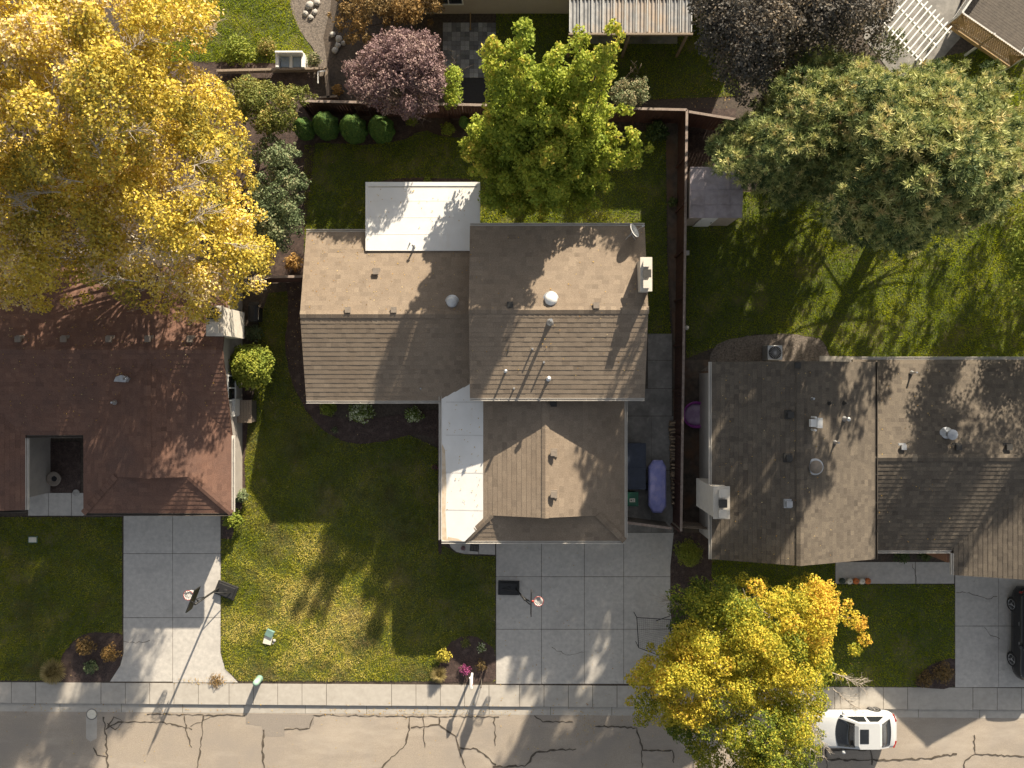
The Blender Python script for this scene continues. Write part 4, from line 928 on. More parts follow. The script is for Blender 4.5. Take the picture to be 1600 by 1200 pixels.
shrub('green_shrub','small yellow-green bush left of the two conical evergreens',"shrub",699,201,.36,.7,M['bush_leaf'],320)
shrub('round_bush','bright round bush between the red-brown house and the lawn','bush',388,572,1.12,2.2,M['bush_leaf'],420,(.08,.13),.6,n=44)
shrub('round_bush','clipped yellow-green ball bush beside the right edge of the driveway','bush',1077,865,.72,1.2,M['bush_leaf'],420,(.05,.08),.68,n=24)
shrub('leafy_plant','plain green leafy plant, leftmost in the front mulch bed','plant',512,637,.46,.55,M['bush_leaf'],330,(.07,.12))
shrub('hydrangea','larger white-flowered hydrangea in the front mulch bed','plant',563,643,.66,.75,M['white_flower'],300,(.07,.11),.56)
shrub('hydrangea','smaller white-flowered hydrangea near the flat white roof corner','plant',646,648,.48,.65,M['white_flower'],300,(.07,.11),.5)
shrub('tiny_plant','tiny grey-green plant at the lawn edge of the front mulch bed','plant',523,672,.2,.2,M['sage_leaf'],400,(.05,.08),n=6)
shrub('pink_plant','small pink-flowered plant beside the flat white garage roof','plant',680,730,.2,.35,M['pink_flower'],400,(.05,.08),.45,n=6)
shrub('corner_shrub','leafy green shrub at the front corner of the red-brown house','shrub',363,812,.55,.9,M['bush_leaf'],300,(.07,.12))
shrub('edge_shrub','pale green shrub beside the red-brown house gutter','shrub',376,775,.36,.8,M['sage_leaf'],300,(.07,.12),.6)
shrub('rust_shrub','rust-brown shrub in the left front island bed','shrub',132,1010,.55,.6,M['rust_leaf'],260)
shrub('rust_shrub','orange-tinged shrub next to the left driveway','shrub',170,1022,.5,.55,M['rust_leaf'],260,tone=.7)
shrub('green_mound','grey-green low mound in the left island bed','shrub',140,1043,.4,.35,M['sage_leaf'],300)
grass_clump('pampas_grass','straw-coloured ornamental grass clump at the left sidewalk',88,1046,.72,.9,M['straw'],700)
shrub('brown_shrub','dry brown mound left of its twin by the right sidewalk','shrub',1446,1062,.5,.5,M['rust_leaf'],300,(.05,.09),.3)
shrub('brown_shrub','larger dry brown mound next to the right driveway','shrub',1474,1052,.62,.65,M['rust_leaf'],300,(.05,.09),.35)
shrub('yellow_bush','golden yellow flowering bush in the mailbox flower bed','bush',693,1025,.42,.5,M['yellow_flower'],320,(.05,.09),.7)
grass_clump('tuft_grass','spiky yellow-green grass tuft in the mailbox flower bed',686,1052,.5,.5,M['straw'],420,tone=.35)
shrub('pink_flowers','magenta flowering plant at the foot of the white mailbox','flowers',727,1047,.34,.3,M['pink_flower'],420,(.04,.07),.75,n=10)
shrub('island_plant','low green plant in the back of the mailbox flower bed','plant',728,1004,.3,.3,M['olive_leaf'],330,(.05,.08),n=8)
shrub('island_plant','pale-tipped green plant near the driveway side of the mailbox flower bed','plant',752,1012,.28,.3,M['white_flower'],330,(.05,.08),.55,n=8)
shrub('island_plant','dull dark plant right of the magenta flowers','plant',752,1040,.36,.3,M['rust_leaf'],330,(.05,.08),.2,n=8)
shrub('patio_plant','small leafy plant at the back edge of the white patio roof','plant',668,281,.22,.4,M['bush_leaf'],380,(.06,.1),n=6)
shrub('fan_plant','strappy green plant in the back right corner of the yard','plant',1027,205,.6,.9,M['dark_leaf'],230,(.08,.16),.6)
shrub('side_plant','small bright green plant in the dirt strip by the side fence','plant',1052,315,.3,.4,M['dark_leaf'],330,(.07,.12),.8,n=8)
shrub('porch_shrub','green shrub under the porch eave of the grey house, left one','shrub',1410,868,.45,.6,M['dark_leaf'],280,(.06,.1),.7,'porch shrubs of the grey house')
shrub('porch_shrub','green shrub under the porch eave of the grey house, right one','shrub',1446,867,.38,.55,M['dark_leaf'],280,(.06,.1),.8,'porch shrubs of the grey house')
shrub('pergola_vine','pale leafy climber on the lower end of the slatted pergola','vine',1390,70,.9,2.3,M['sage_leaf'],200,(.07,.12),.75)
shrub('orange_shrub','orange-leaved shrub by the red fence panel','shrub',458,410,.5,.9,M['rust_leaf'],280,(.06,.11),.9)
shrub('lawn_shrub','grassy green bush at the garden edge under the golden tree','shrub',370,78,.85,.7,M['bush_leaf'],230,(.07,.12),.55)
shrub('garden_plant','yellowing ground plant along the garden edging','plant',415,72,.55,.4,M['olive_leaf'],280,(.06,.1),.75)
shrub('garden_plant','pale bush right of the outdoor loveseat','plant',490,92,.42,.6,M['sage_leaf'],280,(.06,.1),.85)
shrub('garden_plant','rusty tuft beside the timber garden edging','plant',527,140,.32,.5,M['rust_leaf'],280,(.06,.1),.9)
shrub('side_hedge','green bushes beside the white chimney of the red-brown house','shrub',396,520,.5,.7,M['sage_leaf'],260,(.06,.1))
shrub('dry_weeds','flat patch of dry rusty weeds at the foot of the left driveway','weeds',338,1063,.42,.07,M['rust_leaf'],300,(.03,.06),.5,n=16)
scatter_leaves()

def roof_leaves():
    pos=[]
    for i in range(420):
        x=rnd.uniform(-25,-13.7); y=rnd.gauss(1.8,1.9)
        if y<-2.4 or y>5.4: continue
        pos.append((x,y,3.70-.27*abs(y-1.6)+.035))
    for i in range(150):
        x=rnd.uniform(-9.8,-2.1); y=rnd.uniform(3.4,7.2); pos.append((x,y,3.62-.25*abs(y-3.28)+.03))
    for i in range(70):
        x=rnd.uniform(-1.9,6.0); y=rnd.uniform(-.5,7.2); pos.append((x,y,4.98-.22*abs(y-3.34)+.03))
    for i in range(60):
        x=rnd.uniform(-3.2,-1.5); y=rnd.uniform(-6.5,0); pos.append((x,y,2.66+.128*(x+3.41)))
    for i in range(40):
        x=rnd.uniform(-6.8,-2.1); y=rnd.uniform(7.5,9.4); pos.append((x,y,2.955))
    for i in range(160):
        x=rnd.uniform(9.5,21); y=rnd.uniform(-7.9,.9); z=5.12-.33*abs(x-12.95) if x<16.9 else 3.85-.27*abs(y+3.44); pos.append((x,y,z+.04))
    pos=np.array(pos); N=len(pos)
    o=leaf_mesh('roof_litter',M['fallen'],None,pos,np.c_[rng.normal(0,.25,(N,2)),np.ones(N)],rng.uniform(.04,.085,N),rng.uniform(0,1,N))
    tag(o,'dry leaf litter lying on the three house roofs','leaves',kind='stuff')
roof_leaves()
# ------------------------------------------------------------------ vehicles
def car(name,label,cx,cy,rot,L_,Wd,paint,glass_x,roof_x,belt,roofz,hood,tail,suv=False):
    """x forward in local space; glass_x=(rear glass base, windscreen base) roof_x=(rear,front of roof)"""
    root=thing(name,label,'car',(0,0,0)); hw=Wd/2; h=L_/2
    xs=np.linspace(-h,h,22); body=MB(); rings=[]
    for x in xs:
        f=(x+h)/L_; e=min(1,(.5-abs(f-.5))/.13); w=hw*(.80+.20*math.sqrt(max(0,1-(1-e)**2)))
        if x>=glass_x[1]: t=(x-glass_x[1])/(h-glass_x[1]); top=belt+(hood-belt)*t**1.5
        elif x<=glass_x[0]: t=(glass_x[0]-x)/(h+glass_x[0]+1e-6); top=belt+(tail-belt)*t
        else: top=belt
        if f<.02 or f>.98: top-=.10
        zb=.22+.10*(1-e)
        half=[(w*.86,zb),(w*.98,zb+.10),(w,.55),(w*.985,top-.12),(w*.93,top-.03),(w*.80,top+.005),(w*.4,top+.025)]
        ring=[(x,y,z) for y,z in half]+[(x,0,top+.03)]+[(x,-y,z) for y,z in reversed(half)]
        rings+=ring
    n=15; m=len(xs)
    fs=[(i*n+k,(i+1)*n+k,(i+1)*n+k+1,i*n+k+1) for i in range(m-1) for k in range(n-1)]+[(i*n+n-1,(i+1)*n+n-1,(i+1)*n,i*n) for i in range(m-1)]
    fs+=[tuple(range(n)),tuple(range(m*n-1,(m-1)*n-1,-1))]
    body.add(rings,fs); bo=body.build('body',paint,root,True)
    # cabin: rounded frustum
    cab=MB(); gx0,gx1=glass_x; rx0,rx1=roof_x; w0=hw*.91; w1=hw*.74; zb=belt+.0; zt=roofz
    lev=[]
    for t in (0,.35,.7,.92,1.0):
        ins=t if t<1 else 1.06; a=gx0+(rx0-gx0)*ins; b=gx1+(rx1-gx1)*ins; w=w0+(w1-w0)*ins; z=zb+(zt-.03-zb)*t if t<1 else zt
        c=.16; lev.append([(a+c*.3,-w),(a,-w+c),(a,w-c),(a+c*.3,w),(b-c*.5,w),(b,w-c),(b,-w+c),(b-c*.5,-w)]); 
        for p in lev[-1]: cab.v.append((p[0],p[1],z))
    k=len(lev)
    for i in range(k-1):
        for j in range(8): cab.f.append((i*8+j,i*8+(j+1)%8,(i+1)*8+(j+1)%8,(i+1)*8+j)[::-1])
    cab.f.append(tuple(range((k-1)*8,k*8))[::-1]); cab.build('cabin',paint,root)
    def pane(nm,q,off,mt=None):
        g=MB(); q=[Vector(p) for p in q]; nn=(q[1]-q[0]).cross(q[3]-q[0]).normalized()
        if nn.dot(Vector(off))<0: nn=-nn
        top=[p+nn*.014 for p in q]; bot=[p-nn*.02 for p in q]
        g.add(bot+top,[(0,1,2,3),(4,5,6,7)]+[(i,(i+1)%4,4+(i+1)%4,4+i) for i in range(4)]); return g.build(nm,mt or M['glass'],root)
    def at(t,fx,fw):  # point on the cabin side: t height fraction
        a=gx0+(rx0-gx0)*t; b=gx1+(rx1-gx1)*t; w=w0+(w1-w0)*t; return (a+(b-a)*fx,w*fw,zb+(zt-.03-zb)*t)
    lo,hi=.06,.86
    def screen(nm,fx,sg,bow,fw):
        g=MB(); K=9
        for r_,t in enumerate((lo,(lo+hi)/2,hi)):
            for k in range(K):
                u=-1+2*k/(K-1); p=at(t,fx,u*fw); b_=bow*(1-u*u)*(1-.55*r_/2)
                g.v.append((p[0]+sg*(.016+b_),p[1],p[2]+.012))
        for r_ in range(2):
            for k in range(K-1): g.f.append((r_*K+k,r_*K+k+1,(r_+1)*K+k+1,(r_+1)*K+k))
        ring=[k for k in range(K)]+[K+K-1]+[2*K+k for k in range(K-1,-1,-1)]+[K]; nb=len(g.v)
        for q in ring: v=g.v[q]; u=v[1]/(abs(at(lo,fx,fw)[1])+1e-6); g.v.append((v[0]-sg*(.05+bow*max(0,1-u*u)),v[1],v[2]-.03))
        for a in range(len(ring)): b2=(a+1)%len(ring); g.f.append((ring[a],ring[b2],nb+b2,nb+a))
        return g.build(nm,M['glass'],root,True)
    screen('windshield',1,1,.15,.88); screen('rear_window',0,-1,.07,.84)
    for s in (-1,1):
        for fx0,fx1 in ((.10,.47),(.50,.88)): pane('side_window',[at(.10,fx0+.01,s),at(.10,fx1,s),at(.82,fx1-.03,s),at(.82,fx0+.05,s)],(0,s,.3))
    sx=rx1-(rx1-rx0)*.30; pane('sunroof',[(sx-.20,-.36,zt),(sx+.24,-.36,zt),(sx+.24,.36,zt),(sx-.20,.36,zt)],(0,0,1))
    wr=.33 if not suv else .38
    for wx in (-h*.60,h*.62):
        for s in (-1,1):
            def wheel(prof):
                g=MB(); vs=[];N=22
                for r,y in prof:
                    for i in range(N):
                        t=2*math.pi*i/N; vs.append((wx+r*math.cos(t),s*y,wr+r*math.sin(t)))
                g.add(vs,[(i*N+j,i*N+(j+1)%N,(i+1)*N+(j+1)%N,(i+1)*N+j) for i in range(len(prof)-1) for j in range(N)]+[tuple(range(N)),tuple(range((len(prof)-1)*N,len(prof)*N))]); return g
            yo=hw+.012
            w_=wheel([(wr*.96,yo-.24),(wr,yo-.2),(wr,yo-.03),(wr*.94,yo),(wr*.68,yo)]).build('wheel',M['rubber'],root)
            rm=wheel([(wr*.67,yo-.05),(wr*.67,yo+.006),(wr*.60,yo+.006),(wr*.55,yo-.03),(wr*.2,yo-.02),(wr*.14,yo+.008)])
            for i in range(5):
                t=2*math.pi*i/5; rm.bar((wx+wr*.15*math.cos(t),s*(yo+.002),wr+wr*.15*math.sin(t)),(wx+wr*.62*math.cos(t),s*(yo+.002),wr+wr*.62*math.sin(t)),.06,.02)
            rm.build('rim',M['chrome'],w_)
    for s in (-1,1):
        MB().lathe((glass_x[1]-.28,s*(hw+.10),belt+.07),[(.02,-.08),(.085,-.06),(.1,0),(.085,.06),(.02,.08)],10).build('mirror',paint,root,True)
        MB().bar((h-.16,s*hw*.52,hood-.12),(h-.34,s*hw*.90,hood-.09),.14,.12).build('headlight',M['clearlamp'],root)
        MB().bar((-h+.06,s*hw*.56,tail-.10),(-h+.20,s*hw*.93,tail-.09),.10,.14).build('taillight',M['redlamp'],root)
        for fx in (-.25,.75): MB().bar((fx-.4,s*(hw+.004),belt-.16),(fx-.22,s*(hw+.004),belt-.16),.03,.025).build('door_handle',M['chrome'],root)
        if suv: MB().bar((rx0+.1,s*w1*.9,zt+.05),(rx1-.1,s*w1*.9,zt+.05),.04,.04).build('roof_rail',M['chrome'],root)
    root.location=(cx,cy,ROADZ+.004 if not suv else .02); root.rotation_euler=(0,0,rot); return root
car('parked_car','white sedan with dark sunroof parked at the kerb under the amber maple',17.40,-17.72,math.pi,4.5,1.78,M['carwhite'],(-1.85,.82),(-1.15,.02),.93,1.42,.72,.90)
car('parked_suv','black sport utility vehicle standing on the right driveway at the photo edge',26.72,-12.75,-math.pi/2,4.65,1.9,M['carblack'],(-2.22,.80),(-1.9,.1),1.08,1.72,1.0,1.0,True)

# ------------------------------------------------------------------ basketball hoops, goal
def hoop(label,base,pole_top,board_c,nrm,boardc,ringc,group='portable basketball hoops',rot=0):
    b=Vector(base); root=thing('basketball_hoop',label,'basketball hoop',b,group)
    n=Vector((*nrm,0)).normalized(); s=Vector((-n.y,n.x,0)); c=Vector(board_c)
    mb=MB(); q=[b+n*sx*.55+s*sy*.36 for sx,sy in ((-1,-1),(1,-1),(1,1),(-1,1))]; mb.prism([(p.x,p.y) for p in q],.02,.16); q=[b+n*sx*.45+s*sy*.28 for sx,sy in ((-1,-1),(1,-1),(1,1),(-1,1))]; mb.prism([(p.x,p.y) for p in q],.16,.24)
    mb.lathe((b.x,b.y,.24),[(.12,0),(.12,.02),(.05,.035)],12); mb.build('base',M['black'],root,bevel=.02)
    t=Vector(pole_top); foot=b+n*.38+Vector((0,0,.22)); MB().tube([foot,t],.05,10).build('pole',M['black'],root,True)
    mb=MB(); mb.tube([b-n*.35+Vector((0,0,.2)),foot.lerp(t,.28)],.022,6); mb.tube([t,c-n*.05+Vector((0,0,.25))],.028,6); mb.tube([foot.lerp(t,.86),c-n*.05-Vector((0,0,.2))],.028,6)
    mb.tube([foot.lerp(t,.55),c-n*.05-Vector((0,0,.25))],.02,6); mb.build('arm',M['black'],root,True)
    mb=MB(); p=[c+s*a+Vector((0,0,z)) for a,z in ((-.56,-.3),(.56,-.3),(.56,.3),(-.56,.3))]; mb.extrude(p,n*.03); bo=mb.build('backboard',boardc,root)
    mb=MB()
    for a,z,a2,z2 in ((-.56,-.3,.56,-.3),(.56,-.3,.56,.3),(.56,.3,-.56,.3),(-.56,.3,-.56,-.3)): mb.bar(c+n*.015+s*a+Vector((0,0,z)),c+n*.015+s*a2+Vector((0,0,z2)),.045,.045)
    mb.build('board_frame',M['black'],bo)
    rc=c+n*.38+Vector((0,0,-.24)); mb=MB(); mb.torus(rc,.228,.012,22,6); mb.bar(c+n*.02+Vector((0,0,-.24)),rc-n*.22,.10,.03); mb.build('rim',ringc,root,True)
    mb=MB()
    for i in range(14):
        a=2*math.pi*i/14
        for d in (-1,1):
            prev=None
            for k in range(5):
                f=k/4; r=.22*(1-.48*f); an=a+d*f*1.1; p=rc+Vector((math.cos(an)*r,math.sin(an)*r,-.42*f))
                if prev is not None: mb.tube([prev,p],.009,4)
                prev=p
    mb.build('net',M['net'],root)
hoop('portable basketball hoop at the grass edge of the left driveway, white and red rim',(-14.85,-10.72,0),(-15.25,-10.6,2.85),(-15.22,-10.30,3.1),(-.93,.36),M['black'],M['hoopred'])
hoop('portable basketball hoop with black base on the middle driveway',(-.17,-10.6,0),(.62,-10.42,2.75),(.90,-10.45,3.1),(1,-.02),M['black'],M['hoopred'])
gl=thing('soccer_goal','black folding goal frame lying at the driveway edge beneath the amber maple','goal',P3(1015,990))
mb=MB(); zz=.9
A_,B_,C2,D_=P3(995,965,zz),P3(998,1012,zz),P3(1045,1030,.05),P3(1048,968,.05)
mb.tube([A_,B_],.022,6); mb.tube([A_,D_],.02,6); mb.tube([B_,C2],.02,6); mb.tube([D_,C2],.02,6); mb.tube([A_,(A_.x,A_.y,.03)],.02,6); mb.tube([B_,(B_.x,B_.y,.03)],.02,6); mb.tube([P3(1025,970,.5),P3(1048,962,.6)],.02,6); mb.build('frame',M['black'],gl,True)
mb=MB()
for i in range(1,16):
    mb.tube([A_.lerp(B_,i/16),D_.lerp(C2,i/16)],.004,3); mb.tube([A_.lerp(D_,i/16),B_.lerp(C2,i/16)],.004,3)
mb.build('net',M['black'],gl)

# ------------------------------------------------------------------ street and yard furniture
mbx=P3(738,1052); r=thing('mailbox','white post mailbox in the flower bed at the sidewalk','mailbox',mbx)
mb=MB(); mb.box(mbx.x-.05,mbx.x+.05,mbx.y-.05,mbx.y+.05,0,1.0); mb.build('post',M['white_paint'],r)
mb=MB(); prof=[(-.085,0),(.085,0),(.085,.12),(.06,.18),(0,.205),(-.06,.18),(-.085,.12)]; mb.extrude([(mbx.x+a,mbx.y-.30,1.0+z) for a,z in prof],(0,.52,0)); bx=mb.build('box',M['white_paint'],r)
mb=MB(); mb.extrude([(mbx.x+a*.9,mbx.y-.312,1.01+z*.9) for a,z in prof],(0,.012,0)); mb.build('door',M['gutter'],r); mb=MB(); mb.box(mbx.x+.088,mbx.x+.1,mbx.y-.1,mbx.y-.06,1.1,1.3); mb.build('flag',M['hoopred'],r)
sk=P3(753,1059); r=thing('garden_stake','slim dark stake standing right of the white mailbox','stake',sk); MB().tube([sk,sk+Vector((0,0,1.15))],.022,6).build('rod',M['dark_trim'],r); MB().lathe(sk+Vector((0,0,1.12)),[(.01,0),(.04,.02),(.04,.08),(.01,.1)],8).build('tip',M['dark_trim'],r)
pd=P3(406,1060); r=thing('utility_pedestal','mint green utility pedestal on the lawn beside the sidewalk','utility pedestal',pd); MB().lathe(pd,[(.17,0),(.17,.5),(.155,.62),(.10,.70),(.02,.73)],18).build('housing',M['mint'],r,True); MB().lathe(pd,[(.185,.0),(.185,.10),(.17,.12)],18).build('collar',M['box_green'],r)
u=P3(421,999); r=thing('utility_box','utility vault with green lid and pale tilted cover on the front lawn','utility box',u)
mb=MB(); mb.bar(u+Vector((-.03,.18,.08)),u+Vector((.12,.60-.1,.08)),.42,.16); mb.build('lid',M['box_green'],r,bevel=.015); mb=MB(); mb.bar(u+Vector((-.12,-.22,.05)),u+Vector((-.02,.16,.06)),.42,.07); mb.build('cover',M['pumpwhite'],r); mb=MB(); mb.lathe(u+Vector((.27,-.05,0)),[(.05,0),(.09,.04),(.06,.1),(.01,.12)],9); mb.lathe(u+Vector((.2,-.2,0)),[(.04,0),(.07,.03),(.01,.08)],9); mb.build('rock',M['stone'],r)
v=P3(52,843); r=thing('valve_box','small pale valve box lid in the left lawn','valve box',v); mb=MB(); mb.box(v.x-.2,v.x+.2,v.y-.13,v.y+.13,0,.07); mb.build('lid',M['pumpwhite'],r,bevel=.02); mb=MB(); mb.box(v.x-.24,v.x+.24,v.y-.17,v.y+.17,0,.045); mb.build('collar',M['box_green'],r)
dr=P3(142,1117); r=thing('drain_cover','round pale storm drain cover at the left kerb','drain cover',(dr.x,dr.y,ROADZ)); MB().lathe((dr.x,dr.y,ROADZ+.004),[(.24,0),(.24,.02),(.20,.028),(.02,.03)],24).build('lid',M['pumpwhite'],r); MB().lathe((dr.x,dr.y,ROADZ+.002),[(.30,0),(.30,.012),(.25,.014)],24).build('ring',M['old_concrete'],r)
dm=P3(735,855); r=thing('doormat','dark doormat lying on the curved front walk','doormat',dm); mb=MB(); mb.bar(dm+Vector((-.02,0,.028)),dm+Vector((.42,-.05,.028)),.36,.02); mb.build('mat_body',M['mat_grey'],r); mb=MB(); [mb.bar(dm+Vector((.05+.08*i,.12-.01*i,.040)),dm+Vector((.04+.08*i,-.13-.01*i,.040)),.02,.006) for i in range(5)]; mb.build('ribs',M['vent'],r)
fl=P3(724,855); r=thing('flower_pot','small pot of pink flowers left of the doormat','flower pot',fl); MB().lathe(fl,[(.08,.02),(.11,.2),(.12,.22),(.09,.22)],12).build('pot',M['vent'],r,True)
pos,nr,tn=clump_leaves([(fl.x,fl.y,.3,.13,.6)],3000); leaf_mesh('blossom',M['pink_flower'],r,pos,nr,rng.uniform(.03,.05,len(pos)),tn)
b=P3(988,780,1.0); r=thing('wheeled_bin','green lidded recycling bin standing next to the garage wall','bin',(b.x,b.y,0))
mb=MB(); x,y=b.x,b.y; mb.add([(x-.24,y-.27,.03),(x+.24,y-.27,.03),(x+.24,y+.27,.03),(x-.24,y+.27,.03),(x-.29,y-.34,.95),(x+.29,y-.34,.95),(x+.29,y+.34,.95),(x-.29,y+.34,.95)],[(3,2,1,0),(4,5,6,7),(0,1,5,4),(1,2,6,5),(2,3,7,6),(3,0,4,7)]); mb.build('tub',M['bin_green'],r,bevel=.02)
mb=MB(); mb.box(x-.31,x+.31,y-.36,y+.36,.95,1.0); mb.prism([(x-.25,y-.3),(x+.25,y-.3),(x+.25,y+.3),(x-.25,y+.3)],1.0,1.03); ld=mb.build('lid',M['bin_green'],r,bevel=.02)
mb=MB(); mb.box(x-.14,x+.13,y-.14,y+.04,1.028,1.034); mb.build('label_plate',M['pumpwhite'],ld); mb=MB(); mb.box(x-.10,x-.03,y-.1,y,1.033,1.037); mb.box(x+.0,x+.09,y-.1,y-.07,1.033,1.037); mb.box(x+.0,x+.09,y-.03,y,1.033,1.037); mb.build('print',M['mat_grey'],ld)
for s in (-1,1): mb=MB(); mb.tube([(x-.27+.02*s*0,y+s*.22,.1),(x-.32,y+s*.22,.1)],.1,12); mb.build('wheel',M['rubber'],r)
nv=P3(994,728,1.0); r=thing('storage_box','long dark navy covered box against the garage side wall','storage box',(nv.x,nv.y,0)); x,y=nv.x,nv.y
mb=MB(); mb.box(x-.46,x+.46,y-1.15,y+1.1,.02,.9); mb.build('tub',M['black'],r,bevel=.03); mb=MB(); mb.box(x-.5,x+.5,y-1.2,y+1.15,.9,.98); mb.box(x-.44,x+.44,y-.05,y+1.05,.98,1.0); mb.box(x-.44,x+.44,y-1.1,y-.12,.98,1.0); mb.build('lid',M['navy'],r,bevel=.02)
kb=P3(1028,761,1.0); r=thing('covered_boat','long periwinkle blue octagonal cover over a low trailer on the side pad','boat cover',(kb.x,kb.y,0)); x,y=kb.x,kb.y
o8=[(-.22,-1.33),(.22,-1.33),(.44,-1.0),(.44,1.0),(.26,1.33),(-.2,1.33),(-.44,.98),(-.44,-.95)]
mb=MB(); n=8; vs=[(x+a*1.02,y+b_*1.01,.72) for a,b_ in o8]+[(x+a,y+b_,.9) for a,b_ in o8]+[(x+a*.86,y+b_*.93,.98) for a,b_ in o8]+[(x+a*.35,y+b_*.7,1.03) for a,b_ in o8]
mb.add(vs,[(i+k*8,(i+1)%8+k*8,(i+1)%8+k*8+8,i+k*8+8) for k in range(3) for i in range(8)]+[tuple(range(24,32)),tuple(range(7,-1,-1))]); mb.build('cover',M['periwinkle'],r)
mb=MB(); mb.prism([(x+a*.9,y+b_*.95) for a,b_ in o8],.35,.74); mb.build('hull',M['navy'],r)
for s in (-1,1):
    mb=MB(); mb.tube([(x+s*.36,y-.1,.22),(x+s*.48,y-.1,.22)],.2,14); mb.build('wheel',M['rubber'],r)
mb=MB(); mb.bar((x,y-1.2,.3),(x,y+1.2,.3),.08); mb.bar((x-.4,y-.1,.24),(x+.4,y-.1,.24),.06); mb.build('trailer_frame',M['metal'],r)
# firewood
def log_proto(loc,label):
    r=thing('firewood_log',label,'firewood',loc,'split logs stacked along the side fence'); c=Vector(loc)
    mb=MB(); pr=[(.075*math.cos(t)*k,.07*math.sin(t)*k) for t,k in zip([i*math.pi/4 for i in range(8)],(1,1.1,.9,1.05,1,.85,1.1,.95))]
    mb.extrude([(c.x-.21,c.y+a,c.z+b_) for a,b_ in pr],(.42,0,0)); mb.build('bark',M['log_bark'],r)
    for s in (-1,1):
        mb=MB(); mb.extrude([(c.x+s*.212-.004,c.y+a*.85,c.z+b_*.85) for a,b_ in pr],(.008,0,0)); mb.build('cut_end',M['log_end'],r)
    # a pale split face on the upper side
    mb=MB(); mb.box(c.x-.20,c.x+.20,c.y-.045,c.y+.045,c.z+.045,c.z+.082); mb.build('split_face',M['log_end'],r); return r
lab='split pale log stacked crosswise in the firewood row by the side fence'
proto=None
for i in range(31):
    for k in range(2):
        py=660+i*4.2+rnd.uniform(-.7,.7)
        if k and rnd.random()<.2: continue
        p=P3(1052+ i*.15+rnd.uniform(-1.6,1.6),py,.1+k*.17); p.z=.1+k*.16
        if proto is None: proto=log_proto(p,lab)
        else:
            q=copy_thing(proto,p,lab,rnd.uniform(-.22,.22)); q.rotation_euler.x=rnd.uniform(-1.2,1.2)
pl=P3(1087,648,.2); r=thing('kiddie_pool','round purple plastic wading pool in the dirt side yard','wading pool',(pl.x,pl.y,0)); c=(pl.x,pl.y,.03)
MB().lathe(c,[(.50,0),(.60,.06),(.64,.24),(.70,.28),(.70,.31),(.60,.31),(.56,.10),(.5,.06)],28).build('wall',M['purple'],r,True); MB().lathe(c,[(.565,.08),(.55,.14),(.4,.135),(.02,.15)],24).build('liner',M['pool_floor'],r,True)
bp=P3(1103,620,.2); r=thing('brick_pile','small stack of red bricks against the grey house','bricks',(bp.x,bp.y,0))
for i in range(4):
    mb=MB(); mb.box(bp.x-.1,bp.x+.1,bp.y-.3+i*.15,bp.y-.3+i*.15+.13,.03,.18+.03*(i%2)); mb.build('brick',M['brick'],r)
def ac(label,px,py,z,s,m):
    c=P3(px,py,z); r=thing('air_conditioner',label,'air conditioner',(c.x,c.y,0)); mb=MB(); mb.box(c.x-s,c.x+s,c.y-s,c.y+s,.03,z); mb.build('case',m,r,bevel=.03)
    MB().lathe((c.x,c.y,z),[(s*.86,0),(s*.86,.02),(s*.78,.025)],20).build('fan_ring',M['black'],r)
    mb=MB()
    for i in range(10):
        t=math.pi*i/10; mb.bar((c.x-s*.8*math.cos(t),c.y-s*.8*math.sin(t),z+.035),(c.x+s*.8*math.cos(t),c.y+s*.8*math.sin(t),z+.035),.012)
    mb.build('grille',M['metal'],r)
ac('grey air conditioner at the gravel bed behind the grey house',1211,551,.8,.38,M['metal'])
wb_=P3(380,643,.8); r=thing('wood_bin','weathered wooden bin beside the red-brown house','wooden bin',(wb_.x,wb_.y,0)); x,y=wb_.x,wb_.y
mb=MB()
for i in range(6): mb.box(x-.42+i*.14,x-.42+i*.14+.125,y-.58,y+.58,.70,.76)
mb.build('lid',M['timber'],r); mb=MB(); mb.box(x-.40,x+.40,y-.55,y+.55,0,.70); mb.build('case',M['deckwood'],r)
ub=P3(361,637,1.4); r=thing('meter_cabinet','grey meter cabinet on the end wall of the red-brown house','cabinet',(ub.x,ub.y,0)); mb=MB(); mb.box(ub.x-.2,ub.x+.16,ub.y-.45,ub.y+.45,.3,1.4); mb.build('case',M['railgrey'],r,bevel=.02); mb=MB(); mb.box(ub.x-.18,ub.x+.19,ub.y-.4,ub.y+.4,.4,1.3); mb.build('door',M['gutter'],r)
gr=P3(394,490,1.0); r=thing('barbecue','black covered barbecue beside the white chimney of the red-brown house','barbecue',(gr.x,gr.y,0)); x,y=gr.x,gr.y
mb=MB(); mb.box(x-.24,x+.24,y-.36,y+.36,.15,.75); mb.build('cart',M['black'],r,bevel=.02); mb=MB(); mb.extrude([(x-.26,y-.4,.76),(x+.26,y-.4,.76),(x+.24,y-.4,.92),(x+.12,y-.4,1.03),(x-.12,y-.4,1.03),(x-.24,y-.4,.92)],(0,.8,0)); hd=mb.build('hood',M['black'],r,bevel=.02); mb=MB(); mb.bar((x+.27,y-.3,.86),(x+.27,y+.3,.86),.03); mb.build('handle',M['chrome'],hd)
mb=MB(); mb.box(x-.24,x+.24,y+.42,y+.62,.72,.76); mb.build('side_shelf',M['vent_dark'],r)
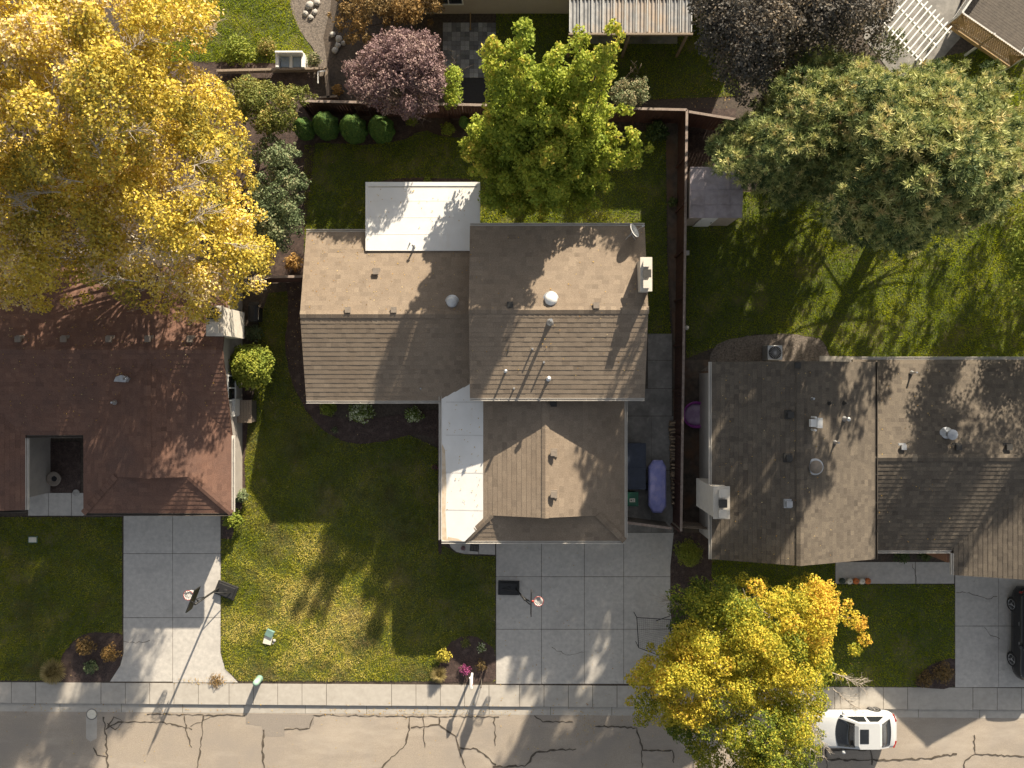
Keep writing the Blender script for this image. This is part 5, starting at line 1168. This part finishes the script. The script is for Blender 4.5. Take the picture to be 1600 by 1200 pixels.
for i,(px_,mm,lb) in enumerate([(1316,'pumpgreen','dark green pumpkin, leftmost in the row along the right front walk'),(1327.5,'pumpwhite','white pumpkin second from the left along the right front walk'),(1337.5,'orange','orange pumpkin between the two white pumpkins'),(1347,'pumpwhite','white pumpkin between the two orange pumpkins'),(1356,'orange','orange pumpkin at the right end of the row on the walk')]):
    c=P3(px_,908,.15); r=thing('pumpkin',lb,'pumpkin',(c.x,c.y,.016),'pumpkins lined up on the front walk'); mb=MB(); N=30; R_=.16; vs=[]
    for j in range(9):
        ph=math.pi*j/8
        for k in range(N):
            t=2*math.pi*k/N; rr=R_*(math.sin(ph)+.02)*(1+.07*math.cos(t*10)); vs.append((c.x+rr*math.cos(t),c.y+rr*math.sin(t),.016+.13-.12*math.cos(ph)*(1-.25*math.exp(-(math.sin(ph)*3)**2))))
    mb.add(vs,[(j*N+k,j*N+(k+1)%N,(j+1)*N+(k+1)%N,(j+1)*N+k) for j in range(8) for k in range(N)]); mb.build('body',M[mm],r,True); MB().tube([(c.x,c.y,.22),(c.x+.01,c.y,.27),(c.x+.03,c.y+.01,.30)],[.02,.014,.012],6).build('stalk',M['stem'],r)
c=P3(85,748,.35); r=thing('bird_bath','grey round bird bath in the dark courtyard bed','bird bath',(c.x,c.y,0)); MB().lathe((c.x,c.y,.02),[(.16,0),(.10,.06),(.07,.25),(.12,.30),(.36,.36),(.38,.40),(.33,.40),(.1,.34),(.02,.335)],20).build('bowl',M['vent'],r,True); MB().lathe((c.x,c.y,.36),[(.3,0),(.3,.01),(.02,.012)],20).build('water',M['glass'],r)
c=P3(119,770,.03); r=thing('stepping_disc','pale round disc on the courtyard walk corner','disc',(c.x,c.y,0)); MB().lathe((c.x,c.y,.016),[(.18,0),(.18,.03),(.16,.04),(.02,.042)],20).build('disc_body',M['stone'],r)
c=P3(1073,512,.3); r=thing('garden_light','small pale garden light on the lawn beside the side fence','garden light',(c.x,c.y,0)); MB().tube([(c.x,c.y,0),(c.x,c.y,.25)],.02,6).build('post',M['dark_trim'],r); MB().lathe((c.x,c.y,.25),[(.03,0),(.12,.02),(.12,.06),(.02,.10)],14).build('lamp_head',M['pumpwhite'],r,True)
c=P3(1074,395,.3); r=thing('post_cap','small grey plastic post on the lawn close to the side fence','post',(c.x,c.y,0)); mb=MB(); mb.box(c.x-.08,c.x+.08,c.y-.1,c.y+.1,0,.28); mb.build('body',M['railgrey'],r,bevel=.01); mb=MB(); mb.box(c.x-.1,c.x+.1,c.y-.12,c.y+.12,.28,.31); mb.build('lid',M['gutter'],r)
# satellite dish
c=P3(990,361,4.7); r=thing('satellite_dish','grey satellite dish on the back right corner of the tan roof','satellite dish',(c.x,c.y,4.2))
mb=MB(); n_=Vector((.75,.35,.55)).normalized(); u_=n_.cross(Vector((0,0,1))).normalized(); w_=u_.cross(n_); vs=[];K=24
for j,(rr,dd) in enumerate(((.0,0),(.15,.008),(.27,.03),(.36,.06),(.375,.06),(.36,.045),(.27,.012),(.0,-.02))):
    for k in range(K):
        t=2*math.pi*k/K; vs.append(c+(u_*math.cos(t)*.9+w_*math.sin(t))*rr+n_*dd)
mb.add(vs,[(j*K+k,j*K+(k+1)%K,(j+1)*K+(k+1)%K,(j+1)*K+k) for j in range(7) for k in range(K)]); mb.build('reflector',M['railgrey'],r,True)
mb=MB(); mb.tube([(c.x-.1,c.y-.15,4.15),c-n_*.06],.03,8); mb.tube([(c.x-.35,c.y-.35,4.2),(c.x-.1,c.y-.1,4.5)],.018,6); mb.tube([(c.x+.2,c.y-.35,4.2),(c.x-.05,c.y-.1,4.5)],.018,6); mb.build('mast',M['metal'],r,True)
mb=MB(); f_=c+n_*.42-w_*.12; mb.tube([c-w_*.34,f_],.014,6); mb.bar(f_,f_+n_*.1,.07); mb.build('feed_arm',M['metal'],r)

# ------------------------------------------------------------------ back-yard structures
x0_,y0_=P(1078,262,2.3); x1_,y1_=P(1160,340,2.2); r=thing('storage_shed','lavender-grey panelled storage shed half under the left pine','shed',((x0_+x1_)/2,(y0_+y1_)/2,0))
mb=MB(); mb.box(x0_+.08,x1_-.08,y1_+.08,y0_-.08,0,2.1); mb.build('wall',M['shedwall'],r)
mb=MB(); mb.add([(x0_,y1_,2.12),(x1_,y1_,2.12),(x1_,y0_,2.3),(x0_,y0_,2.3),(x0_,y1_,2.18),(x1_,y1_,2.18),(x1_,y0_,2.36),(x0_,y0_,2.36)],[(3,2,1,0),(4,5,6,7),(0,1,5,4),(1,2,6,5),(2,3,7,6),(3,0,4,7)])
for f in (0.01,.28,.52,.76,.99): xx=x0_+(x1_-x0_)*f; mb.bar((xx,y1_,2.19),(xx,y0_,2.37),.03,.02)
for f in (.0,.25,.55,1.): yy=y1_+(y0_-y1_)*f; mb.bar((x0_,yy,2.192+.18*f),(x1_,yy,2.192+.18*f),.03,.022)
mb.build('roof',M['shedroof'],r); mb=MB(); mb.box(x0_+.7,x0_+1.5,y1_+.03,y1_+.08,.05,1.9); dd=mb.build('door',M['white_paint'],r); mb=MB(); mb.box(x0_+1.38,x0_+1.42,y1_,y1_+.03,.9,1.05); mb.build('handle',M['black'],dd)
th=thing('house','shingled house added just beyond the top edge to cast shade, joined to the corrugated patio cover','house',(1,23,0))  # off-frame house, added and widened to shade the lawn and pavers
wl=MB(); gable_wall(wl,-5.6,12.6,19.3,27.5,2.7,3.85,23.4,'x'); wl.build('wall',M['siding'],th)
S=newS(); shingle_plane(S,[(-6,18.85),(13,18.85),(13,23.4),(-6,23.4)],(0,18.85),(0,1),2.8,.27); shingle_plane(S,[(-6,27.95),(-6,23.4),(13,23.4),(13,27.95)],(0,27.95),(0,-1),2.8,.27)
ridge_cap(S,(-6,23.4,4.03),(13,23.4,4.03)); roof_done(S,'roof',M['grey_shingle'],th); window(th,(-3.2,19.3,1.5),1.5,1.1,'x',-1)
# corrugated patio cover
x0_,y0_=P(890,52,2.6); x1_,_=P(1080,52,2.6); yt=19.2; r=thing('patio_cover','corrugated translucent patio cover with timber frame at the top edge','patio cover',((x0_+x1_)/2,y0_,0))
mb=MB(); n=int((x1_-x0_)/.045); vs=[]
for i in range(n+1):
    x=x0_+(x1_-x0_)*i/n; z=2.6+.022*(1 if i%4<2 else -1); vs+=[(x,y0_,z),(x,yt,z+.1)]
mb.add(vs,[(2*i,2*i+2,2*i+3,2*i+1) for i in range(n)]); mb.build('roofing',M['corrugated'],r)
mb=MB()
for i in range(12): x=x0_+(x1_-x0_)*i/11; mb.bar((x,y0_+.05,2.64),(x,yt,2.74),.045,.03)
mb.build('batten',M['railgrey'],r); mb=MB(); mb.bar((x0_-.05,y0_-.03,2.55),(x1_+.08,y0_-.03,2.55),.09,.16); mb.bar((x0_,y0_+1.6,2.60),(x1_,y0_+1.6,2.60),.09,.14); mb.build('beam',M['timber'],r)
for f in (.02,.5,.98): mb=MB(); x=x0_+(x1_-x0_)*f; mb.box(x-.06,x+.06,y0_+.02,y0_+.14,0,2.5); mb.build('post',M['timber'],r)
sheet('patio_slab',[(905,20),(1058,20),(1058,69),(912,69)],.045,M['old_concrete'])
mb=MB(); a=P3(877,-20,.6); b=P3(875,17,.6); r=thing('white_pole','short white pole standing by the top edge left of the patio cover','pole',P3(876,10)); mb.tube([P3(876,12),P3(876,12)+Vector((0,0,1.0))],.03,8); mb.build('shaft',M['white_paint'],r); MB().lathe(P3(876,12)+Vector((0,0,1.0)),[(.05,0),(.05,.05),(.01,.08)],8).build('knob',M['white_paint'],r)
# paver patio
mb=MB(); tn=[]; xs=np.linspace(*[P(x,0)[0] for x in (692,775)],13); ys=np.linspace(*[P(0,y)[1] for y in (36,122)],13)
for i in range(12):
    for j in range(12):
        mb.box(xs[i]+.006,xs[i+1]-.006,ys[j]-.006,ys[j+1]+.006,0,.05+rnd.uniform(0,.006)); t=(.15 if ((i//2+j//2)%2) else .65)+rnd.uniform(-.15,.3); tn+=[min(1,t)]*6
tag(mb.build('paver_patio',M['paver'],tone=tn),kind='structure')
p0=P3(735,5,.0); r=thing('orange_pole','thin orange-brown pole lying at the back of the paver patio','pole',p0); MB().tube([P3(735,-10,.08),P3(735,46,.1)],.03,6).build('shaft',M['lattice'],r); MB().lathe(P3(735,46,.05),[(.05,0),(.05,.1),(.02,.12)],8).build('foot',M['lattice'],r)
# outdoor loveseat
c=P3(455,97,.4); r=thing('outdoor_loveseat','white framed outdoor loveseat with two grey-blue cushions at the garden edge','loveseat',(c.x,c.y,0)); x,y=c.x,c.y
mb=MB()
for s in (-1,0,1): mb.box(x+s*.66-.08,x+s*.66+.08,y-.36,y+.36,.05,.62 if s else .45)
mb.box(x-.58,x+.58,y-.36,y-.28,.05,.36); mb.box(x-.58,x+.58,y-.3,y+.3,.2,.27); mb.build('frame',M['white_paint'],r,bevel=.015); mb=MB(); mb.box(x-.7,x+.7,y+.28,y+.38,.3,.85); mb.build('backrest',M['white_paint'],r,bevel=.015)
for s in (-1,1): mb=MB(); mb.box(x+s*.32-.23,x+s*.32+.23,y-.27,y+.27,.30,.42); mb.build('cushion',M['cushion'],r,bevel=.04)
# stones by the path
for i,(px_,py_,s) in enumerate([(484,10,.22),(492,20,.16),(478,22,.15),(496,5,.18),(486,28,.14),(530,62,.2),(528,72,.17),(537,68,.14),(524,80,.18),(520,55,.15)]):
    c=P3(px_,py_); mb=MB(); N=9
    mb.lathe((c.x,c.y,.02),[(s*.8,0),(s,s*.3),(s*.75,s*.6),(s*.2,s*.75)],N)
    mb.v=[(v[0]+rnd.uniform(-.03,.03),v[1]+rnd.uniform(-.03,.03),v[2]) for v in mb.v]
    o=mb.build('garden_stone',M['stone'],None,True); tag(o,'pale rounded stone edging the gravel path near the top edge','stone','stones along the gravel path')
# pergola and deck, top right
r=thing('pergola','white slatted pergola slanting beside the dusky tree at top right','pergola',P3(1425,40))
def S2(i): return P3(1380+6.2*i,44+6.4*i,2.6)
for i in range(10):
    a=S2(i); b_=P3(1380+6.2*i+50,44+6.4*i-60,2.6); mb=MB(); mb.bar(a,b_,.05,.14); mb.build('slat',M['white_paint'],r)
mb=MB()
for f in (.12,.55,.92):
    a=S2(-.5).lerp(P3(1380+50-3,44-60-3,2.6),f); b_=S2(9.5).lerp(P3(1380+59+50,44+61-60,2.6),f); a.z=b_.z=2.46; mb.bar(a,b_,.07,.14)
mb.build('beam',M['white_paint'],r)
for i in (-.2,9.2):
    for f in (.12,.92):
        a=S2(i).lerp(P3(1380+6.2*i+50,44+6.4*i-60,2.6),f); mb=MB(); mb.box(a.x-.05,a.x+.05,a.y-.05,a.y+.05,0,2.4); mb.build('post',M['white_paint'],r)
r=thing('wooden_deck','raised brown wooden deck with grey railing and lattice skirt in the top right corner','deck',P3(1530,60))
zd=1.25; c1=P3(1484,36,zd); c2=P3(1580,102,zd); d=(c2-c1).normalized(); nrm=Vector((-d.y,d.x,0)); 
if nrm.x<0: nrm=-nrm
Ld=(c2-c1).length; mb=MB(); nb=42
for i in range(nb):
    a=c1+nrm*(i*.14+.005); mb.bar(a+Vector((0,0,-.02)),a+d*Ld+Vector((0,0,-.02)),.13,.04)
mb.build('decking',M['deckwood'],r); mb=MB(); mb.bar(c1-nrm*.09+Vector((0,0,-.08)),c2-nrm*.09+Vector((0,0,-.08)),.05,.2); mb.build('rim_joist',M['lattice'],r)
mb=MB(); k=int(Ld/.12)
for i in range(-8,k):
    for s in (0,1):
        a=c1+d*max(0,i*.12) if not s else c1+d*min(Ld,(i+9)*.12); b_=c1+d*min(Ld,(i+9)*.12) if not s else c1+d*max(0,i*.12)
        mb.bar(a-nrm*(.06+.012*s)+Vector((0,0,.05)),b_-nrm*(.06+.012*s)+Vector((0,0,zd-.2)),.012,.04)
mb.build('lattice_skirt',M['lattice'],r)
for (a,b_) in ((c1,c2),(c1,c1+nrm*5.8),(c2,c2+nrm*5.8)):
    mb=MB(); up=Vector((0,0,1)); mb.bar(a+up*.98,b_+up*.98,.09,.05); mb.bar(a+up*.12,b_+up*.12,.05,.05); k=int((b_-a).length/.13)
    for i in range(k+1): q=a.lerp(b_,i/k); mb.bar(q+up*.12,q+up*.97,.03)
    mb.build('railing',M['railgrey'],r)
for a in (c1,c2,c1.lerp(c2,.5),c1+nrm*2.9,c2+nrm*2.9,c1+nrm*5.8,c2+nrm*5.8): mb=MB(); mb.box(a.x-.05,a.x+.05,a.y-.05,a.y+.05,0,zd+1.05); mb.build('post',M['railgrey'],r)
print('objects', len(bpy.data.objects), 'faces', sum(len(o.data.polygons) for o in bpy.data.objects if o.type=='MESH'))
